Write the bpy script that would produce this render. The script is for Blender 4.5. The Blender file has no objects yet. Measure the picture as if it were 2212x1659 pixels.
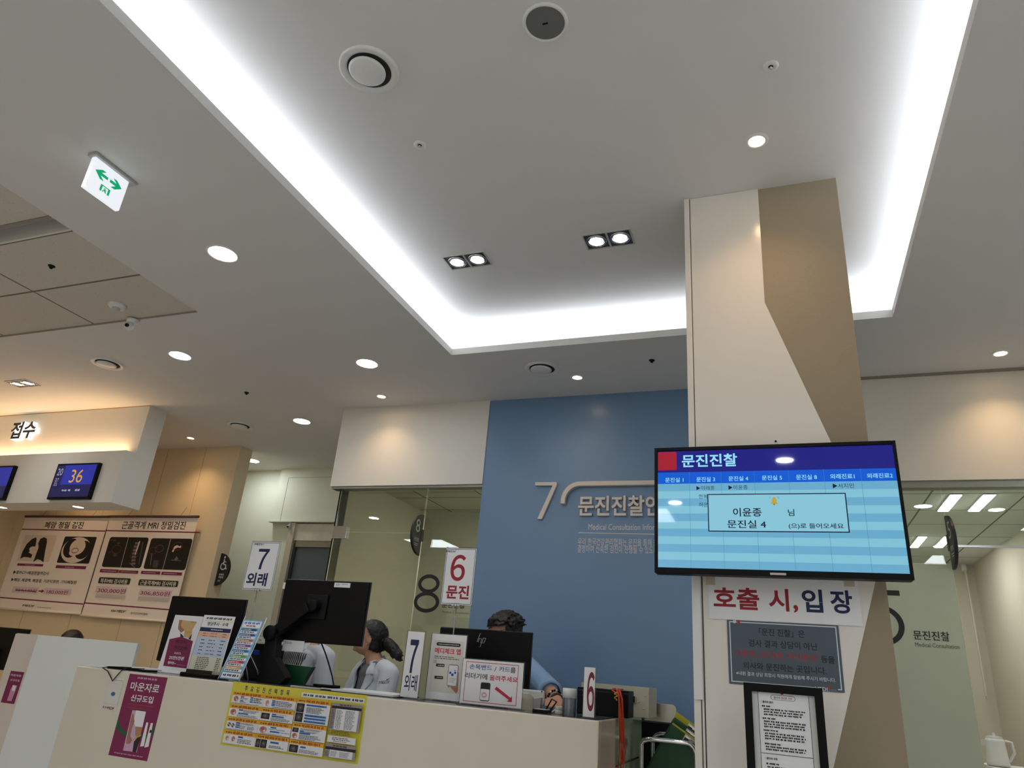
import bpy, math, random
from mathutils import Vector, Matrix
random.seed(7)
SC = bpy.context.scene
COL = SC.collection
GS = 1.2          # metres per layout unit (the layout is set out about the eye point, then scaled once at the end)
# ------------------------------------------------------------------ camera model (photo 2212 x 1659)
PW, PH, PF = 2212.0, 1659.0, 1501.812
EYE = Vector((0.0, 0.0, 1.15))
RX = Vector((0.93619228, 0.34275096, 0.07788316))
RY = Vector((-0.06422095, 0.38465219, -0.92082483))
RZ = Vector((-0.34557152, 0.85706737, 0.38212021))
def at(u, v, x=None, y=None, z=None):
    """where the sight line through photo point (u, v) meets the plane x=, y= or z="""
    d = RX * ((u - PW / 2) / PF) + RY * ((v - PH / 2) / PF) + RZ
    i, val = (0, x) if x is not None else ((1, y) if y is not None else (2, z))
    return EYE + d * ((val - EYE[i]) / d[i])

# ------------------------------------------------------------------ materials
def lin(c):
    return tuple((v / 255 / 12.92) if v / 255 <= 0.04045 else ((v / 255 + 0.055) / 1.055) ** 2.4 for v in c)
MATS = {}
def mat(name, c, rough=0.6, metal=0.0, emit=None, es=1.0, spec=0.5, noise=0.0, nscale=8.0, bump=0.0, bscale=60.0, bstretch=None, alpha=1.0, trans=0.0, coat=0.0):
    if name in MATS: return MATS[name]
    m = bpy.data.materials.new(name); m.use_nodes = True
    nt = m.node_tree; b = nt.nodes['Principled BSDF']
    col = (*lin(c), 1)
    b.inputs['Base Color'].default_value = col
    b.inputs['Roughness'].default_value = rough
    b.inputs['Metallic'].default_value = metal
    b.inputs['Specular IOR Level'].default_value = spec
    b.inputs['Alpha'].default_value = alpha
    b.inputs['Transmission Weight'].default_value = trans
    b.inputs['Coat Weight'].default_value = coat
    if emit is not None:
        b.inputs['Emission Color'].default_value = (*lin(emit), 1)
        b.inputs['Emission Strength'].default_value = es
    if noise or bump:
        geo = nt.nodes.new('ShaderNodeNewGeometry')
        src = geo.outputs['Position']
        if bstretch:
            mp = nt.nodes.new('ShaderNodeMapping'); mp.inputs['Scale'].default_value = bstretch
            nt.links.new(src, mp.inputs['Vector']); src = mp.outputs['Vector']
    if noise:
        n = nt.nodes.new('ShaderNodeTexNoise'); n.inputs['Scale'].default_value = nscale; n.inputs['Detail'].default_value = 4
        nt.links.new(src, n.inputs['Vector'])
        mx = nt.nodes.new('ShaderNodeMix'); mx.data_type = 'RGBA'
        mx.inputs['A'].default_value = tuple(v * (1 - noise) for v in col[:3]) + (1,)
        mx.inputs['B'].default_value = tuple(min(1, v * (1 + noise)) for v in col[:3]) + (1,)
        nt.links.new(n.outputs['Fac'], mx.inputs['Factor']); nt.links.new(mx.outputs['Result'], b.inputs['Base Color'])
    if bump:
        n2 = nt.nodes.new('ShaderNodeTexNoise'); n2.inputs['Scale'].default_value = bscale; n2.inputs['Detail'].default_value = 3
        nt.links.new(src, n2.inputs['Vector'])
        bp = nt.nodes.new('ShaderNodeBump'); bp.inputs['Strength'].default_value = bump; bp.inputs['Distance'].default_value = 0.004
        nt.links.new(n2.outputs['Fac'], bp.inputs['Height']); nt.links.new(bp.outputs['Normal'], b.inputs['Normal'])
    MATS[name] = m
    return m
def emis(name, c, s):
    if name in MATS: return MATS[name]
    m = bpy.data.materials.new(name); m.use_nodes = True; nt = m.node_tree; nt.nodes.clear()
    e = nt.nodes.new('ShaderNodeEmission'); o = nt.nodes.new('ShaderNodeOutputMaterial')
    e.inputs['Color'].default_value = (*lin(c), 1); e.inputs['Strength'].default_value = s
    nt.links.new(e.outputs[0], o.inputs[0]); MATS[name] = m
    return m
def glass(name, tint, refl=1.0, haze=0.0, hcol=(200, 205, 190)):
    """thin pane: see-through with a mirror-like share that grows at grazing angles; haze = frosted share"""
    if name in MATS: return MATS[name]
    m = bpy.data.materials.new(name); m.use_nodes = True; nt = m.node_tree; nt.nodes.clear()
    o = nt.nodes.new('ShaderNodeOutputMaterial'); t = nt.nodes.new('ShaderNodeBsdfTransparent'); g = nt.nodes.new('ShaderNodeBsdfGlossy')
    t.inputs['Color'].default_value = (*lin(tint), 1); g.inputs['Roughness'].default_value = 0.0
    g.inputs['Color'].default_value = (refl, refl, refl, 1)
    f = nt.nodes.new('ShaderNodeFresnel'); f.inputs['IOR'].default_value = 1.5
    mx = nt.nodes.new('ShaderNodeMixShader')
    base = t.outputs[0]
    if haze:
        d = nt.nodes.new('ShaderNodeBsdfDiffuse'); d.inputs['Color'].default_value = (*lin(hcol), 1)
        tl = nt.nodes.new('ShaderNodeBsdfTranslucent'); tl.inputs['Color'].default_value = (*lin(hcol), 1)
        a = nt.nodes.new('ShaderNodeMixShader'); a.inputs[0].default_value = 0.55
        nt.links.new(d.outputs[0], a.inputs[1]); nt.links.new(tl.outputs[0], a.inputs[2])
        h = nt.nodes.new('ShaderNodeMixShader'); h.inputs[0].default_value = haze
        nt.links.new(t.outputs[0], h.inputs[1]); nt.links.new(a.outputs[0], h.inputs[2]); base = h.outputs[0]
    nt.links.new(f.outputs[0], mx.inputs[0]); nt.links.new(base, mx.inputs[1]); nt.links.new(g.outputs[0], mx.inputs[2])
    nt.links.new(mx.outputs[0], o.inputs[0]); MATS[name] = m
    return m

# ------------------------------------------------------------------ mesh builder
class MB:
    def __init__(s): s.v = []; s.f = []; s.m = []; s.mats = []; s.sm = []
    def mi(s, m):
        if m not in s.mats: s.mats.append(m)
        return s.mats.index(m)
    def add(s, vs, fs, m, smooth=False):
        n = len(s.v); i = s.mi(m)
        s.v += [tuple(v) for v in vs]
        for f in fs: s.f.append(tuple(n + k for k in f)); s.m.append(i); s.sm.append(smooth)
        return s
    def box(s, x0, x1, y0, y1, z0, z1, m):
        return s.add([(x0,y0,z0),(x1,y0,z0),(x1,y1,z0),(x0,y1,z0),(x0,y0,z1),(x1,y0,z1),(x1,y1,z1),(x0,y1,z1)],
                     [(0,3,2,1),(4,5,6,7),(0,1,5,4),(1,2,6,5),(2,3,7,6),(3,0,4,7)], m)
    def obox(s, c, ax, ay, az, m):
        """box about c with half-extent vectors"""
        c = Vector(c); ax, ay, az = Vector(ax), Vector(ay), Vector(az)
        vs = [c + ax*i + ay*j + az*k for k in (-1,1) for i, j in ((-1,-1),(1,-1),(1,1),(-1,1))]
        return s.add(vs, [(0,3,2,1),(4,5,6,7),(0,1,5,4),(1,2,6,5),(2,3,7,6),(3,0,4,7)], m)
    def prism(s, pts, d, m):
        """closed polygon pts pushed along d"""
        n = len(pts); d = Vector(d)
        a = [Vector(p) for p in pts]; b = [p + d for p in a]
        fs = [tuple(range(n)), tuple(range(2*n-1, n-1, -1))] + [((i+1) % n, i, n+i, n+(i+1) % n) for i in range(n)]
        return s.add(a + b, fs, m)
    def poly(s, pts, m):
        return s.add(pts, [tuple(range(len(pts)))], m)
    def lathe(s, prof, c, axis, n, m, smooth=True, cap0=False, cap1=False):
        """prof [(r, h)] turned about axis through c"""
        c = Vector(c); w = Vector(axis).normalized(); u = w.orthogonal().normalized(); q = w.cross(u)
        vs = [c + w*h + (u*math.cos(2*math.pi*k/n) + q*math.sin(2*math.pi*k/n))*r for r, h in prof for k in range(n)]
        fs = [(i*n+k, i*n+(k+1) % n, (i+1)*n+(k+1) % n, (i+1)*n+k) for i in range(len(prof)-1) for k in range(n)]
        if cap0: fs.append(tuple(range(n-1, -1, -1)))
        if cap1: fs.append(tuple((len(prof)-1)*n + k for k in range(n)))
        return s.add(vs, fs, m, smooth)
    def cyl(s, p0, p1, r0, m, r1=None, n=16, smooth=True):
        p0, p1 = Vector(p0), Vector(p1); L = (p1-p0).length
        return s.lathe([(r0, 0), (r0 if r1 is None else r1, L)], p0, p1-p0, n, m, smooth, True, True)
    def tube(s, pts, r, m, n=8, closed=False):
        pts = [Vector(p) for p in pts]; N = len(pts)
        rs = r if isinstance(r, (list, tuple)) else [r]*N
        t0 = (pts[1]-pts[0]).normalized(); u = t0.orthogonal().normalized(); vs = []
        for i, p in enumerate(pts):
            t = (pts[min(i+1, N-1)] - pts[max(i-1, 0)])
            if t.length < 1e-9: t = t0
            t.normalize(); u = (u - t*u.dot(t))
            if u.length < 1e-6: u = t.orthogonal()
            u.normalize(); w = t.cross(u)
            vs += [p + (u*math.cos(2*math.pi*k/n) + w*math.sin(2*math.pi*k/n))*rs[i] for k in range(n)]
        fs = [(i*n+k, i*n+(k+1) % n, (i+1)*n+(k+1) % n, (i+1)*n+k) for i in range(N-1) for k in range(n)]
        fs += [tuple(range(n-1, -1, -1)), tuple((N-1)*n+k for k in range(n))]
        return s.add(vs, fs, m, True)
    def ball(s, c, r, m, seg=16, rings=10, M=None):
        c = Vector(c); rr = r if isinstance(r, (tuple, list)) else (r, r, r)
        vs = []
        for i in range(rings+1):
            a = math.pi*i/rings
            for k in range(seg):
                p = Vector((math.sin(a)*math.cos(2*math.pi*k/seg)*rr[0], math.sin(a)*math.sin(2*math.pi*k/seg)*rr[1], math.cos(a)*rr[2]))
                vs.append(c + (M @ p if M else p))
        fs = [(i*seg+k, (i+1)*seg+k, (i+1)*seg+(k+1) % seg, i*seg+(k+1) % seg) for i in range(rings) for k in range(seg)]
        return s.add(vs, fs, m, True)
    def build(s, name, parent=None, bevel=0.0, bseg=2, origin=None):
        me = bpy.data.meshes.new(name)
        if parent is not None: org = ORG[parent.name]
        elif origin is not None: org = Vector(origin)
        else:
            xs, ys, zs = zip(*s.v); org = Vector(((min(xs)+max(xs))/2, (min(ys)+max(ys))/2, min(zs)))
        me.from_pydata([tuple(Vector(v) - org) for v in s.v], [], s.f)
        for m in s.mats: me.materials.append(m)
        me.polygons.foreach_set('material_index', s.m)
        me.polygons.foreach_set('use_smooth', s.sm)
        me.validate(); me.update()
        o = bpy.data.objects.new(name, me); COL.objects.link(o)
        if parent is not None: o.parent = parent
        else: o.location = org
        ORG[o.name] = org
        if bevel:
            md = o.modifiers.new('edge', 'BEVEL'); md.width = bevel; md.segments = bseg; md.limit_method = 'ANGLE'; md.angle_limit = 0.7
        return o
ORG = {}
def thing(name, label, cat, loc, group=None):
    o = bpy.data.objects.new(name, None); o.empty_display_size = 0.05; COL.objects.link(o)
    o.location = loc; ORG[o.name] = Vector(loc)
    return tag(o, label, cat, group)
def tag(o, label, cat, group=None):
    o['label'] = label; o['category'] = cat
    if group: o['group'] = group
    return o
def struct(o, label=None):
    o['kind'] = 'structure'
    if label: o['label'] = label
    return o
def copy_thing(src, loc, label, group=None):
    c = src.copy(); COL.objects.link(c); c.location = loc; c['label'] = label
    if group: c['group'] = group
    ORG[c.name] = Vector(loc)
    for ch in src.children:
        d = ch.copy(); COL.objects.link(d); d.parent = c
        for g in ch.children:
            e = g.copy(); COL.objects.link(e); e.parent = d
    return c

# ------------------------------------------------------------------ lettering
_TX = {}; _TN = {}
def glyphs(s, bold=0.0):
    k = (s, bold)
    if k not in _TX:
        shifts = [(0, 0)]; off = bold
        if bold and any(c.isascii() and c.isalnum() for c in s): off = 0.0; shifts = [(0, 0), (bold, 0), (-bold, 0), (0, bold*.7), (0, -bold*.7)]
        c = bpy.data.curves.new('t', 'FONT'); c.body = s; c.size = 1; c.resolution_u = 8 if len(s) <= 2 else 3; c.offset = off
        o = bpy.data.objects.new('t', c)
        me = bpy.data.meshes.new_from_object(o)
        v0 = [(v.co.x, v.co.y) for v in me.vertices]; f0 = [tuple(p.vertices) for p in me.polygons]; vs, fs = [], []
        for dx, dy in shifts:
            n = len(vs); vs += [(x+dx, y+dy) for x, y in v0]; fs += [tuple(n+i for i in f) for f in f0]
        bpy.data.objects.remove(o); bpy.data.meshes.remove(me); bpy.data.curves.remove(c)
        xs = [v[0] for v in vs]; ys = [v[1] for v in vs]
        _TN[k] = len(v0)
        x0, x1, y0, y1 = min(xs), max(xs), min(ys), max(ys)
        _TX[k] = ([((x-x0)/(x1-x0), (y-y0)/(y1-y0)) for x, y in vs], fs)
    return _TX[k]

class Sheet:
    """a flat upright sheet facing -y at depth y; layout is given in the pixels of a crop of the photograph"""
    def __init__(s, y, crop, tl, br, sink=None):
        s.y = y; s.ox, s.oy, s.k = crop
        a, b = s.P(*tl), s.P(*br)
        s.x0, s.x1, s.z0, s.z1 = a[0], b[0], b[1], a[1]
        s.pr = MB(); s.lay = 0.0008
        s.yaw = 0.0
    def P(s, cx, cy):
        p = at(s.ox + cx*s.k, s.oy + cy*s.k, y=s.y); return (p.x, p.z)
    def _y(s):
        s.lay += 0.00006; return s.y - s.lay
    def q(s, a, b):
        p, r = s.P(*a), s.P(*b); return p[0], r[0], r[1], p[1]
    def rect(s, a, b, m):
        x0, x1, z0, z1 = s.q(a, b); return s.rectw(x0, x1, z0, z1, m)
    def rectw(s, x0, x1, z0, z1, m):
        y = s._y(); s.pr.poly([(x0,y,z0),(x1,y,z0),(x1,y,z1),(x0,y,z1)], m); return s
    def rrect(s, a, b, m, r=0.3):
        x0, x1, z0, z1 = s.q(a, b); y = s._y(); rr = min(x1-x0, z1-z0)*r; pts = []
        for cx, cz, a0 in ((x1-rr, z1-rr, 0), (x0+rr, z1-rr, 90), (x0+rr, z0+rr, 180), (x1-rr, z0+rr, 270)):
            for k in range(6):
                t = math.radians(a0 + 18*k); pts.append((cx+rr*math.cos(t), y, cz+rr*math.sin(t)))
        s.pr.poly(pts, m); return s
    def frame(s, a, b, w, m):
        x0, x1, z0, z1 = s.q(a, b); return s.framew(x0, x1, z0, z1, w, m)
    def framew(s, x0, x1, z0, z1, w, m):
        y = s._y()
        vs = [(x0,y,z0),(x1,y,z0),(x1,y,z1),(x0,y,z1),(x0+w,y,z0+w),(x1-w,y,z0+w),(x1-w,y,z1-w),(x0+w,y,z1-w)]
        s.pr.add(vs, [(0,1,5,4),(1,2,6,5),(2,3,7,6),(3,0,4,7)], m); return s
    def poly(s, pts, m):
        y = s._y(); s.pr.poly([(*[s.P(*p)[0]], y, s.P(*p)[1]) for p in pts], m); return s
    def ell(s, a, b, m, n=20):
        x0, x1, z0, z1 = s.q(a, b); y = s._y()
        s.pr.poly([((x0+x1)/2 + (x1-x0)/2*math.cos(2*math.pi*k/n), y, (z0+z1)/2 + (z1-z0)/2*math.sin(2*math.pi*k/n)) for k in range(n)], m); return s
    def ring(s, a, b, w, m, n=28, a0=0.0, a1=360.0):
        x0, x1, z0, z1 = s.q(a, b); y = s._y(); cx, cz, rx, rz = (x0+x1)/2, (z0+z1)/2, (x1-x0)/2, (z1-z0)/2; vs = []
        for k in range(n+1):
            t = math.radians(a0 + (a1-a0)*k/n); c, q = math.cos(t), math.sin(t)
            vs += [(cx+rx*c, y, cz+rz*q), (cx+(rx-w)*c, y, cz+(rz-w)*q)]
        s.pr.add(vs, [(2*k, 2*k+1, 2*k+3, 2*k+2) for k in range(n)], m); return s
    def line(s, a, b, w, m):
        p, r = s.P(*a), s.P(*b); y = s._y(); d = Vector((r[0]-p[0], r[1]-p[1])); n = Vector((-d.y, d.x)).normalized()*w/2
        s.pr.poly([(p[0]-n.x,y,p[1]-n.y),(r[0]-n.x,y,r[1]-n.y),(r[0]+n.x,y,r[1]+n.y),(p[0]+n.x,y,p[1]+n.y)], m); return s
    def text(s, t, a, b, m, bold=0.0):
        x0, x1, z0, z1 = s.q(a, b); return s.textw(t, x0, x1, z0, z1, m, bold)
    def textw(s, t, x0, x1, z0, z1, m, bold=0.0):
        y = s._y(); vs, fs = glyphs(t, bold); n = _TN[(t, bold)]
        s.pr.add([(x0+u*(x1-x0), y-0.00001*(i//n), z0+v*(z1-z0)) for i, (u, v) in enumerate(vs)], fs, m); return s
    def greek(s, a, b, rows, m, fill=0.5, ragged=0.25):
        """rows of lettering too small to read in the photograph"""
        x0, x1, z0, z1 = s.q(a, b); return s.greekw(x0, x1, z0, z1, rows, m, fill, ragged)
    def greekw(s, x0, x1, z0, z1, rows, m, fill=0.5, ragged=0.25):
        y = s._y(); h = (z1-z0)/rows
        for r in range(rows):
            zt = z1 - r*h - h*(1-fill)/2; zb = zt - h*fill; x = x0; xe = x1 - (x1-x0)*ragged*random.random()
            while x < xe - h*0.3:
                w = min(h*random.uniform(0.9, 2.6), xe-x)
                # each word: a few upright strokes under a bar, the way small print blurs
                k = max(1, int(w/(h*0.55))); cw = w/k
                for j in range(k):
                    xa = x + j*cw; xb = xa + cw*0.8
                    s.pr.poly([(xa,y,zb+(zt-zb)*random.choice((0,0,.3))),(xb,y,zb),(xb,y,zt),(xa,y,zt-(zt-zb)*random.choice((0,0,.25)))], m)
                x += w + h*0.35
        return s
    def done(s, name, label, cat, m, thick=0.0015, parent=None, group=None, print_name='printed_lettering', bevel=0.0, rot=None):
        b = MB().box(s.x0, s.x1, s.y-0.0006, s.y-0.0006+thick, s.z0, s.z1, m)
        o = b.build(name, parent, bevel=bevel)
        if parent is None: tag(o, label, cat, group)
        if s.pr.v: s.pr.build(print_name, o)
        return o
C1 = (0, 850, 0.25316); C2 = (0, 1240, 0.25316); C3 = (440, 880, 0.28029); C4 = (330, 1230, 0.25316)
C5 = (840, 1230, 0.25316); C6 = (1040, 820, 0.20796); C7 = (1400, 920, 0.27125); C8 = (1480, 1230, 0.33092)
PX = (0, 0, 1.0)
class Lean(Sheet):
    """a sheet standing on z0 that leans back (towards +y) by an angle"""
    def __init__(s, y, crop, tl, br, z0, lean):
        s.z0l, s.ln = z0, lean
        Sheet.__init__(s, y, crop, tl, br)
    def P(s, cx, cy):
        d = RX*((s.ox+cx*s.k-PW/2)/PF) + RY*((s.oy+cy*s.k-PH/2)/PF) + RZ; k = math.tan(s.ln)
        t = (s.y - EYE.y + (EYE.z-s.z0l)*k)/(d.y - d.z*k); p = EYE + d*t
        return (p.x, s.z0l + (p.z-s.z0l)/math.cos(s.ln))
    def done(s, name, label, cat, m, thick=0.0015, parent=None, group=None, print_name='printed_lettering', bevel=0.0, z_down=None):
        b = MB().box(s.x0, s.x1, s.y-0.0006, s.y-0.0006+thick, s.z0, s.z1, m); org = Vector(((s.x0+s.x1)/2, s.y, s.z0l))
        if parent is None:
            o = b.build(name, None, bevel=bevel, origin=org); tag(o, label, cat, group)
        else:
            par = ORG[parent.name]; ORG['_tmp'] = org
            o = b.build(name, None, bevel=bevel, origin=org); o.parent = parent; o.location = org - par
        o.rotation_euler.x = -s.ln
        if s.pr.v: s.pr.build(print_name, o)
        return o
def solid_text(b, t, x0, x1, z0, z1, yf, dep, mf, ms, bold=0.0):
    """raised letters: front at yf (facing -y), sides going back dep"""
    vs, fs = glyphs(t, bold); n = len(vs)
    P = [(x0+u*(x1-x0), z0+v*(z1-z0)) for u, v in vs]
    b.add([(x, yf, z) for x, z in P], fs, mf)
    cnt = {}
    for f in fs:
        for i in range(len(f)):
            a, c = f[i], f[(i+1) % len(f)]
            k = (min(a, c), max(a, c)); cnt.setdefault(k, []).append((a, c))
    ed = [v[0] for v in cnt.values() if len(v) == 1]
    # curve meshes may carry doubled points along outlines; every single-use edge is an outline edge
    b.add([(x, yf, z) for x, z in P] + [(x, yf+dep, z) for x, z in P], [(a, c, n+c, n+a) for a, c in ed], ms)
# ------------------------------------------------------------------ render look
SC.view_settings.view_transform = 'Standard'; SC.view_settings.look = 'None'
SC.view_settings.exposure = 0.0; SC.view_settings.gamma = 1.0
try: SC.view_settings.use_curve_mapping = False
except Exception: pass
cy = SC.cycles
cy.use_denoising = True; cy.use_adaptive_sampling = True; cy.adaptive_threshold = 0.03; cy.max_bounces = 7; cy.diffuse_bounces = 4; cy.glossy_bounces = 4; cy.transparent_max_bounces = 10; cy.transmission_bounces = 6
cy.sample_clamp_indirect = 4.0; cy.caustics_reflective = False; cy.caustics_refractive = False
w = bpy.data.worlds.new('World'); SC.world = w; w.use_nodes = True
w.node_tree.nodes['Background'].inputs[0].default_value = (0.5, 0.52, 0.55, 1); w.node_tree.nodes['Background'].inputs[1].default_value = 0.02
cd = bpy.data.cameras.new('Camera'); cam = bpy.data.objects.new('Camera', cd); COL.objects.link(cam)
cd.sensor_fit = 'HORIZONTAL'; cd.sensor_width = 36; cd.lens = PF/PW*36; cd.clip_start = 0.05; cd.clip_end = 60
M = Matrix((RX, -RY, -RZ)).transposed().to_4x4(); M.translation = EYE
cam.matrix_world = M; SC.camera = cam

# ------------------------------------------------------------------ shared materials
WHITE = mat('white paint', (232, 228, 218), 0.55, noise=0.02, nscale=3)
CEIL = mat('ceiling paint', (226, 225, 222), 0.7, noise=0.02, nscale=2)
PALE = mat('pale green wall paint', (222, 226, 208), 0.6)
CREAM = mat('cream wall paint', (232, 212, 176), 0.55, noise=0.02, nscale=4)
BLUE = mat('blue wall paint', (112, 143, 178), 0.32, noise=0.03, nscale=2)
OLIVE = mat('consulting room wall paint', (214, 207, 192), 0.7)
FLOORM = mat('polished stone floor', (204, 203, 200), 0.25, noise=0.06, nscale=5)
BLACK = mat('black plastic', (7, 7, 8), 0.45, spec=0.18)
MBLACK = mat('matt black plastic', (7, 7, 8), 0.6, spec=0.3)
DGREY = mat('dark grey plastic', (58, 60, 62), 0.5)
LGREY = mat('light grey plastic', (190, 190, 188), 0.45)
WPLAST = mat('white plastic', (232, 232, 230), 0.35)
STEEL = mat('brushed steel', (200, 196, 188), 0.25, metal=1.0)
CHROME = mat('chrome', (225, 225, 225), 0.08, metal=1.0)
ALU = mat('aluminium channel', (150, 148, 138), 0.4, metal=0.8)
PAPER = mat('white paper', (236, 236, 238), 0.6)
GLASSM = glass('clear glass', (240, 246, 240))
GLASSG = glass('green edge glass', (176, 208, 190))
FROST = glass('frosted film', (225, 232, 215), haze=0.9, hcol=(238, 242, 222))
ACRYL = glass('clear acrylic', (236, 240, 240))
INK = mat('black ink', (16, 16, 20), 0.6)
NAVY = mat('navy ink', (22, 30, 78), 0.6)
RED = mat('dark red ink', (150, 22, 40), 0.6)
MAG = mat('maroon ink', (128, 28, 78), 0.6)

def tilemat(name, c, px, py, ox, oy, lw, lc, speck=True):
    px, py, ox, oy, lw = px*GS, py*GS, ox*GS, oy*GS, lw*GS
    """acoustic tiles: joints every px, py metres, small dark pinholes"""
    m = mat(name, c, 0.85); nt = m.node_tree; b = nt.nodes['Principled BSDF']
    g = nt.nodes.new('ShaderNodeNewGeometry'); sp = nt.nodes.new('ShaderNodeSeparateXYZ'); nt.links.new(g.outputs['Position'], sp.inputs[0])
    def mth(op, a, v=None, w_=None):
        n = nt.nodes.new('ShaderNodeMath'); n.operation = op
        for i, q in enumerate((a, v, w_)):
            if q is None: continue
            if isinstance(q, (int, float)): n.inputs[i].default_value = q
            else: nt.links.new(q, n.inputs[i])
        return n.outputs[0]
    def joint(s, p, o):
        f = mth('FRACT', mth('DIVIDE', mth('SUBTRACT', s, o), p))
        return mth('LESS_THAN', mth('MINIMUM', f, mth('SUBTRACT', 1.0, f)), lw/p/2)
    j = mth('MAXIMUM', joint(sp.outputs['X'], px, ox), joint(sp.outputs['Y'], py, oy))
    mx = nt.nodes.new('ShaderNodeMix'); mx.data_type = 'RGBA'; mx.inputs['A'].default_value = (*lin(c), 1); mx.inputs['B'].default_value = (*lin(lc), 1)
    if speck:
        n = nt.nodes.new('ShaderNodeTexNoise'); n.inputs['Scale'].default_value = 95; n.inputs['Detail'].default_value = 2
        nt.links.new(g.outputs['Position'], n.inputs['Vector'])
        sk = mth('MULTIPLY', mth('GREATER_THAN', n.outputs['Fac'], 0.68), 0.55)
        j = mth('MAXIMUM', j, sk)
    nt.links.new(j, mx.inputs['Factor']); nt.links.new(mx.outputs['Result'], b.inputs['Base Color'])
    return m
TILE = tilemat('acoustic ceiling tile', (214, 206, 194), 0.735, 0.365, -2.757, 2.392, 0.012, (120, 112, 102))
TILE_L = tilemat('consulting ceiling tile', (205, 202, 184), 0.48, 0.39, -2.45, 4.55, 0.012, (100, 98, 86), False)
TILE_R = tilemat('office ceiling tile', (220, 222, 216), 0.52, 0.455, 0.915, 4.953, 0.012, (112, 110, 98), False)

# ------------------------------------------------------------------ the room
ZC, ZU = 2.75, 2.92
HX0, HX1, HY0, HY1 = -1.642, 0.54, -0.30, 3.138
YB = 3.83
struct(MB().box(-6.7, 3.2, -3.5, 7.7, -0.1, 0, FLOORM).build('floor'))
def ceiling():
    b = MB(); x0, x1, y0, y1 = -2.757, 3.2, -3.5, 5.3
    prof = [(0, ZC), (0, 2.788), (0.02, 2.788), (0.02, 2.765), (0.17, 2.765), (0.17, ZU)]
    rings = [[(x0,y0,ZC),(x1,y0,ZC),(x1,y1,ZC),(x0,y1,ZC)]]
    for o, z in prof: rings.append([(HX0-o,HY0-o,z),(HX1+o,HY0-o,z),(HX1+o,HY1+o,z),(HX0-o,HY1+o,z)])
    vs = [p for r in rings for p in r]; fs = []
    for i in range(len(rings)-1):
        for k in range(4): fs.append((4*i+k, 4*i+(k+1) % 4, 4*i+4+(k+1) % 4, 4*i+4+k))
    n = 4*(len(rings)-1); fs.append((n, n+1, n+2, n+3))
    b.add(vs, fs, CEIL); return struct(b.build('ceiling', origin=(0, 0, ZC)))
ceiling()
struct(MB().box(-6.7, -2.757, 2.392, 5.3, ZC, ZC+0.05, CEIL).build('ceiling.001'))
# tiled field beside it, with a recessed slot across it
def tiles():
    b = MB(); ya, yb = 1.56, 1.646
    b.box(-6.7, -2.757, yb, 2.388, ZC+0.004, ZC+0.05, TILE); b.box(-6.7, -2.757, -3.5, ya, ZC+0.004, ZC+0.05, TILE)
    b.box(-6.7, -2.757, ya-0.01, yb+0.01, ZC+0.07, ZC+0.08, LGREY)
    return struct(b.build('ceiling.002'))
tiles()
tm = mat('grid trim paint', (150, 142, 130), 0.6)
t = MB(); t.box(-6.7, -2.757, 1.55, 1.562, ZC-0.003, ZC+0.07, tm); t.box(-6.7, -2.757, 1.644, 1.654, ZC-0.003, ZC+0.07, WHITE); t.box(-6.7, -2.757, 2.386, 2.394, ZC-0.003, ZC+0.01, tm)
struct(t.build('trim_1'))
# back wall
struct(MB().box(-1.683, 0.36, YB, 3.97, 0, ZC, BLUE).build('wall_back'))
b = MB(); b.box(-2.785, -1.683, YB-0.006, 3.97, 2.2, ZC, WHITE)
struct(b.build('wall_back_left'))
struct(MB().box(-2.775, -1.685, YB+0.004, 3.9, 2.185, 2.201, ALU).build('trim_2'))
b = MB(); b.box(0.36, 3.2, YB-0.006, 3.97, 2.183, ZC, WHITE); b.box(1.66, 3.2, YB, 3.97, 0, 2.183, WHITE)
struct(b.build('wall_back_right'))
struct(MB().box(0.36, 1.66, YB+0.01, 3.9, 2.150, 2.183, ALU).build('trim_3'))
struct(MB().box(0.36, 3.2, YB-0.02, YB-0.006, ZC-0.012, ZC, tm).build('trim_4'))
# rest of the lobby
struct(MB().box(3.2, 3.3, -3.5, 3.97, 0, ZC+0.2, WHITE).build('wall_right'))
struct(MB().box(-6.8, 3.3, -3.6, -3.5, 0, ZC+0.2, WHITE).build('wall_front'))
struct(MB().box(-6.8, -6.7, -3.5, 5.3, 0, ZC+0.1, CREAM).build('wall_left'))
b = MB(); b.box(-6.7, -4.245, 4.495, 4.64, 0, ZC, CREAM)
struct(b.build('wall_left_rear'))
seam = mat('panel seam', (188, 164, 128), 0.8)
b = MB()
for x in (-4.62, -5.05, -5.62, -6.2): b.box(x-0.0015, x+0.0015, 4.4935, 4.496, 0, ZC, seam)
struct(b.build('trim_5'))
# corridor end with its shutter housing and door
struct(MB().box(-6.7, -2.74, 5.232, 5.35, 0, ZC, PALE).build('wall_rear'))
b = MB(); b.box(-4.35, -2.74, 5.185, 5.235, 2.25, ZC, PALE); b.box(-4.36, -2.74, 5.15, 5.235, 2.243, 2.25, PALE)
JN = mat('panel joint', (150, 154, 140), 0.8); b.box(-4.25, -4.247, 5.1835, 5.186, 2.25, 2.66, JN); b.box(-4.25, -2.8, 5.1835, 5.186, 2.66, 2.663, JN)
struct(b.build('trim_6'))
MARB = mat('veined marble', (206, 200, 184), 0.3, noise=0.22, nscale=7)
FRM = mat('beige door frame', (196, 188, 164), 0.45)
d = MB().box(-4.04, -3.02, 5.222, 5.232, 0, 2.03, mat('smoked door glass', (92, 102, 108), 0.2)).build('door_1'); struct(d)
b = MB(); b.box(-4.12, -4.06, 5.17, 5.232, 0, 2.24, FRM); b.box(-4.06, -4.035, 5.20, 5.232, 0, 2.06, DGREY); b.box(-3.0, -2.94, 5.17, 5.232, 0, 2.24, FRM)
b.build('door_frame', d)
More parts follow.
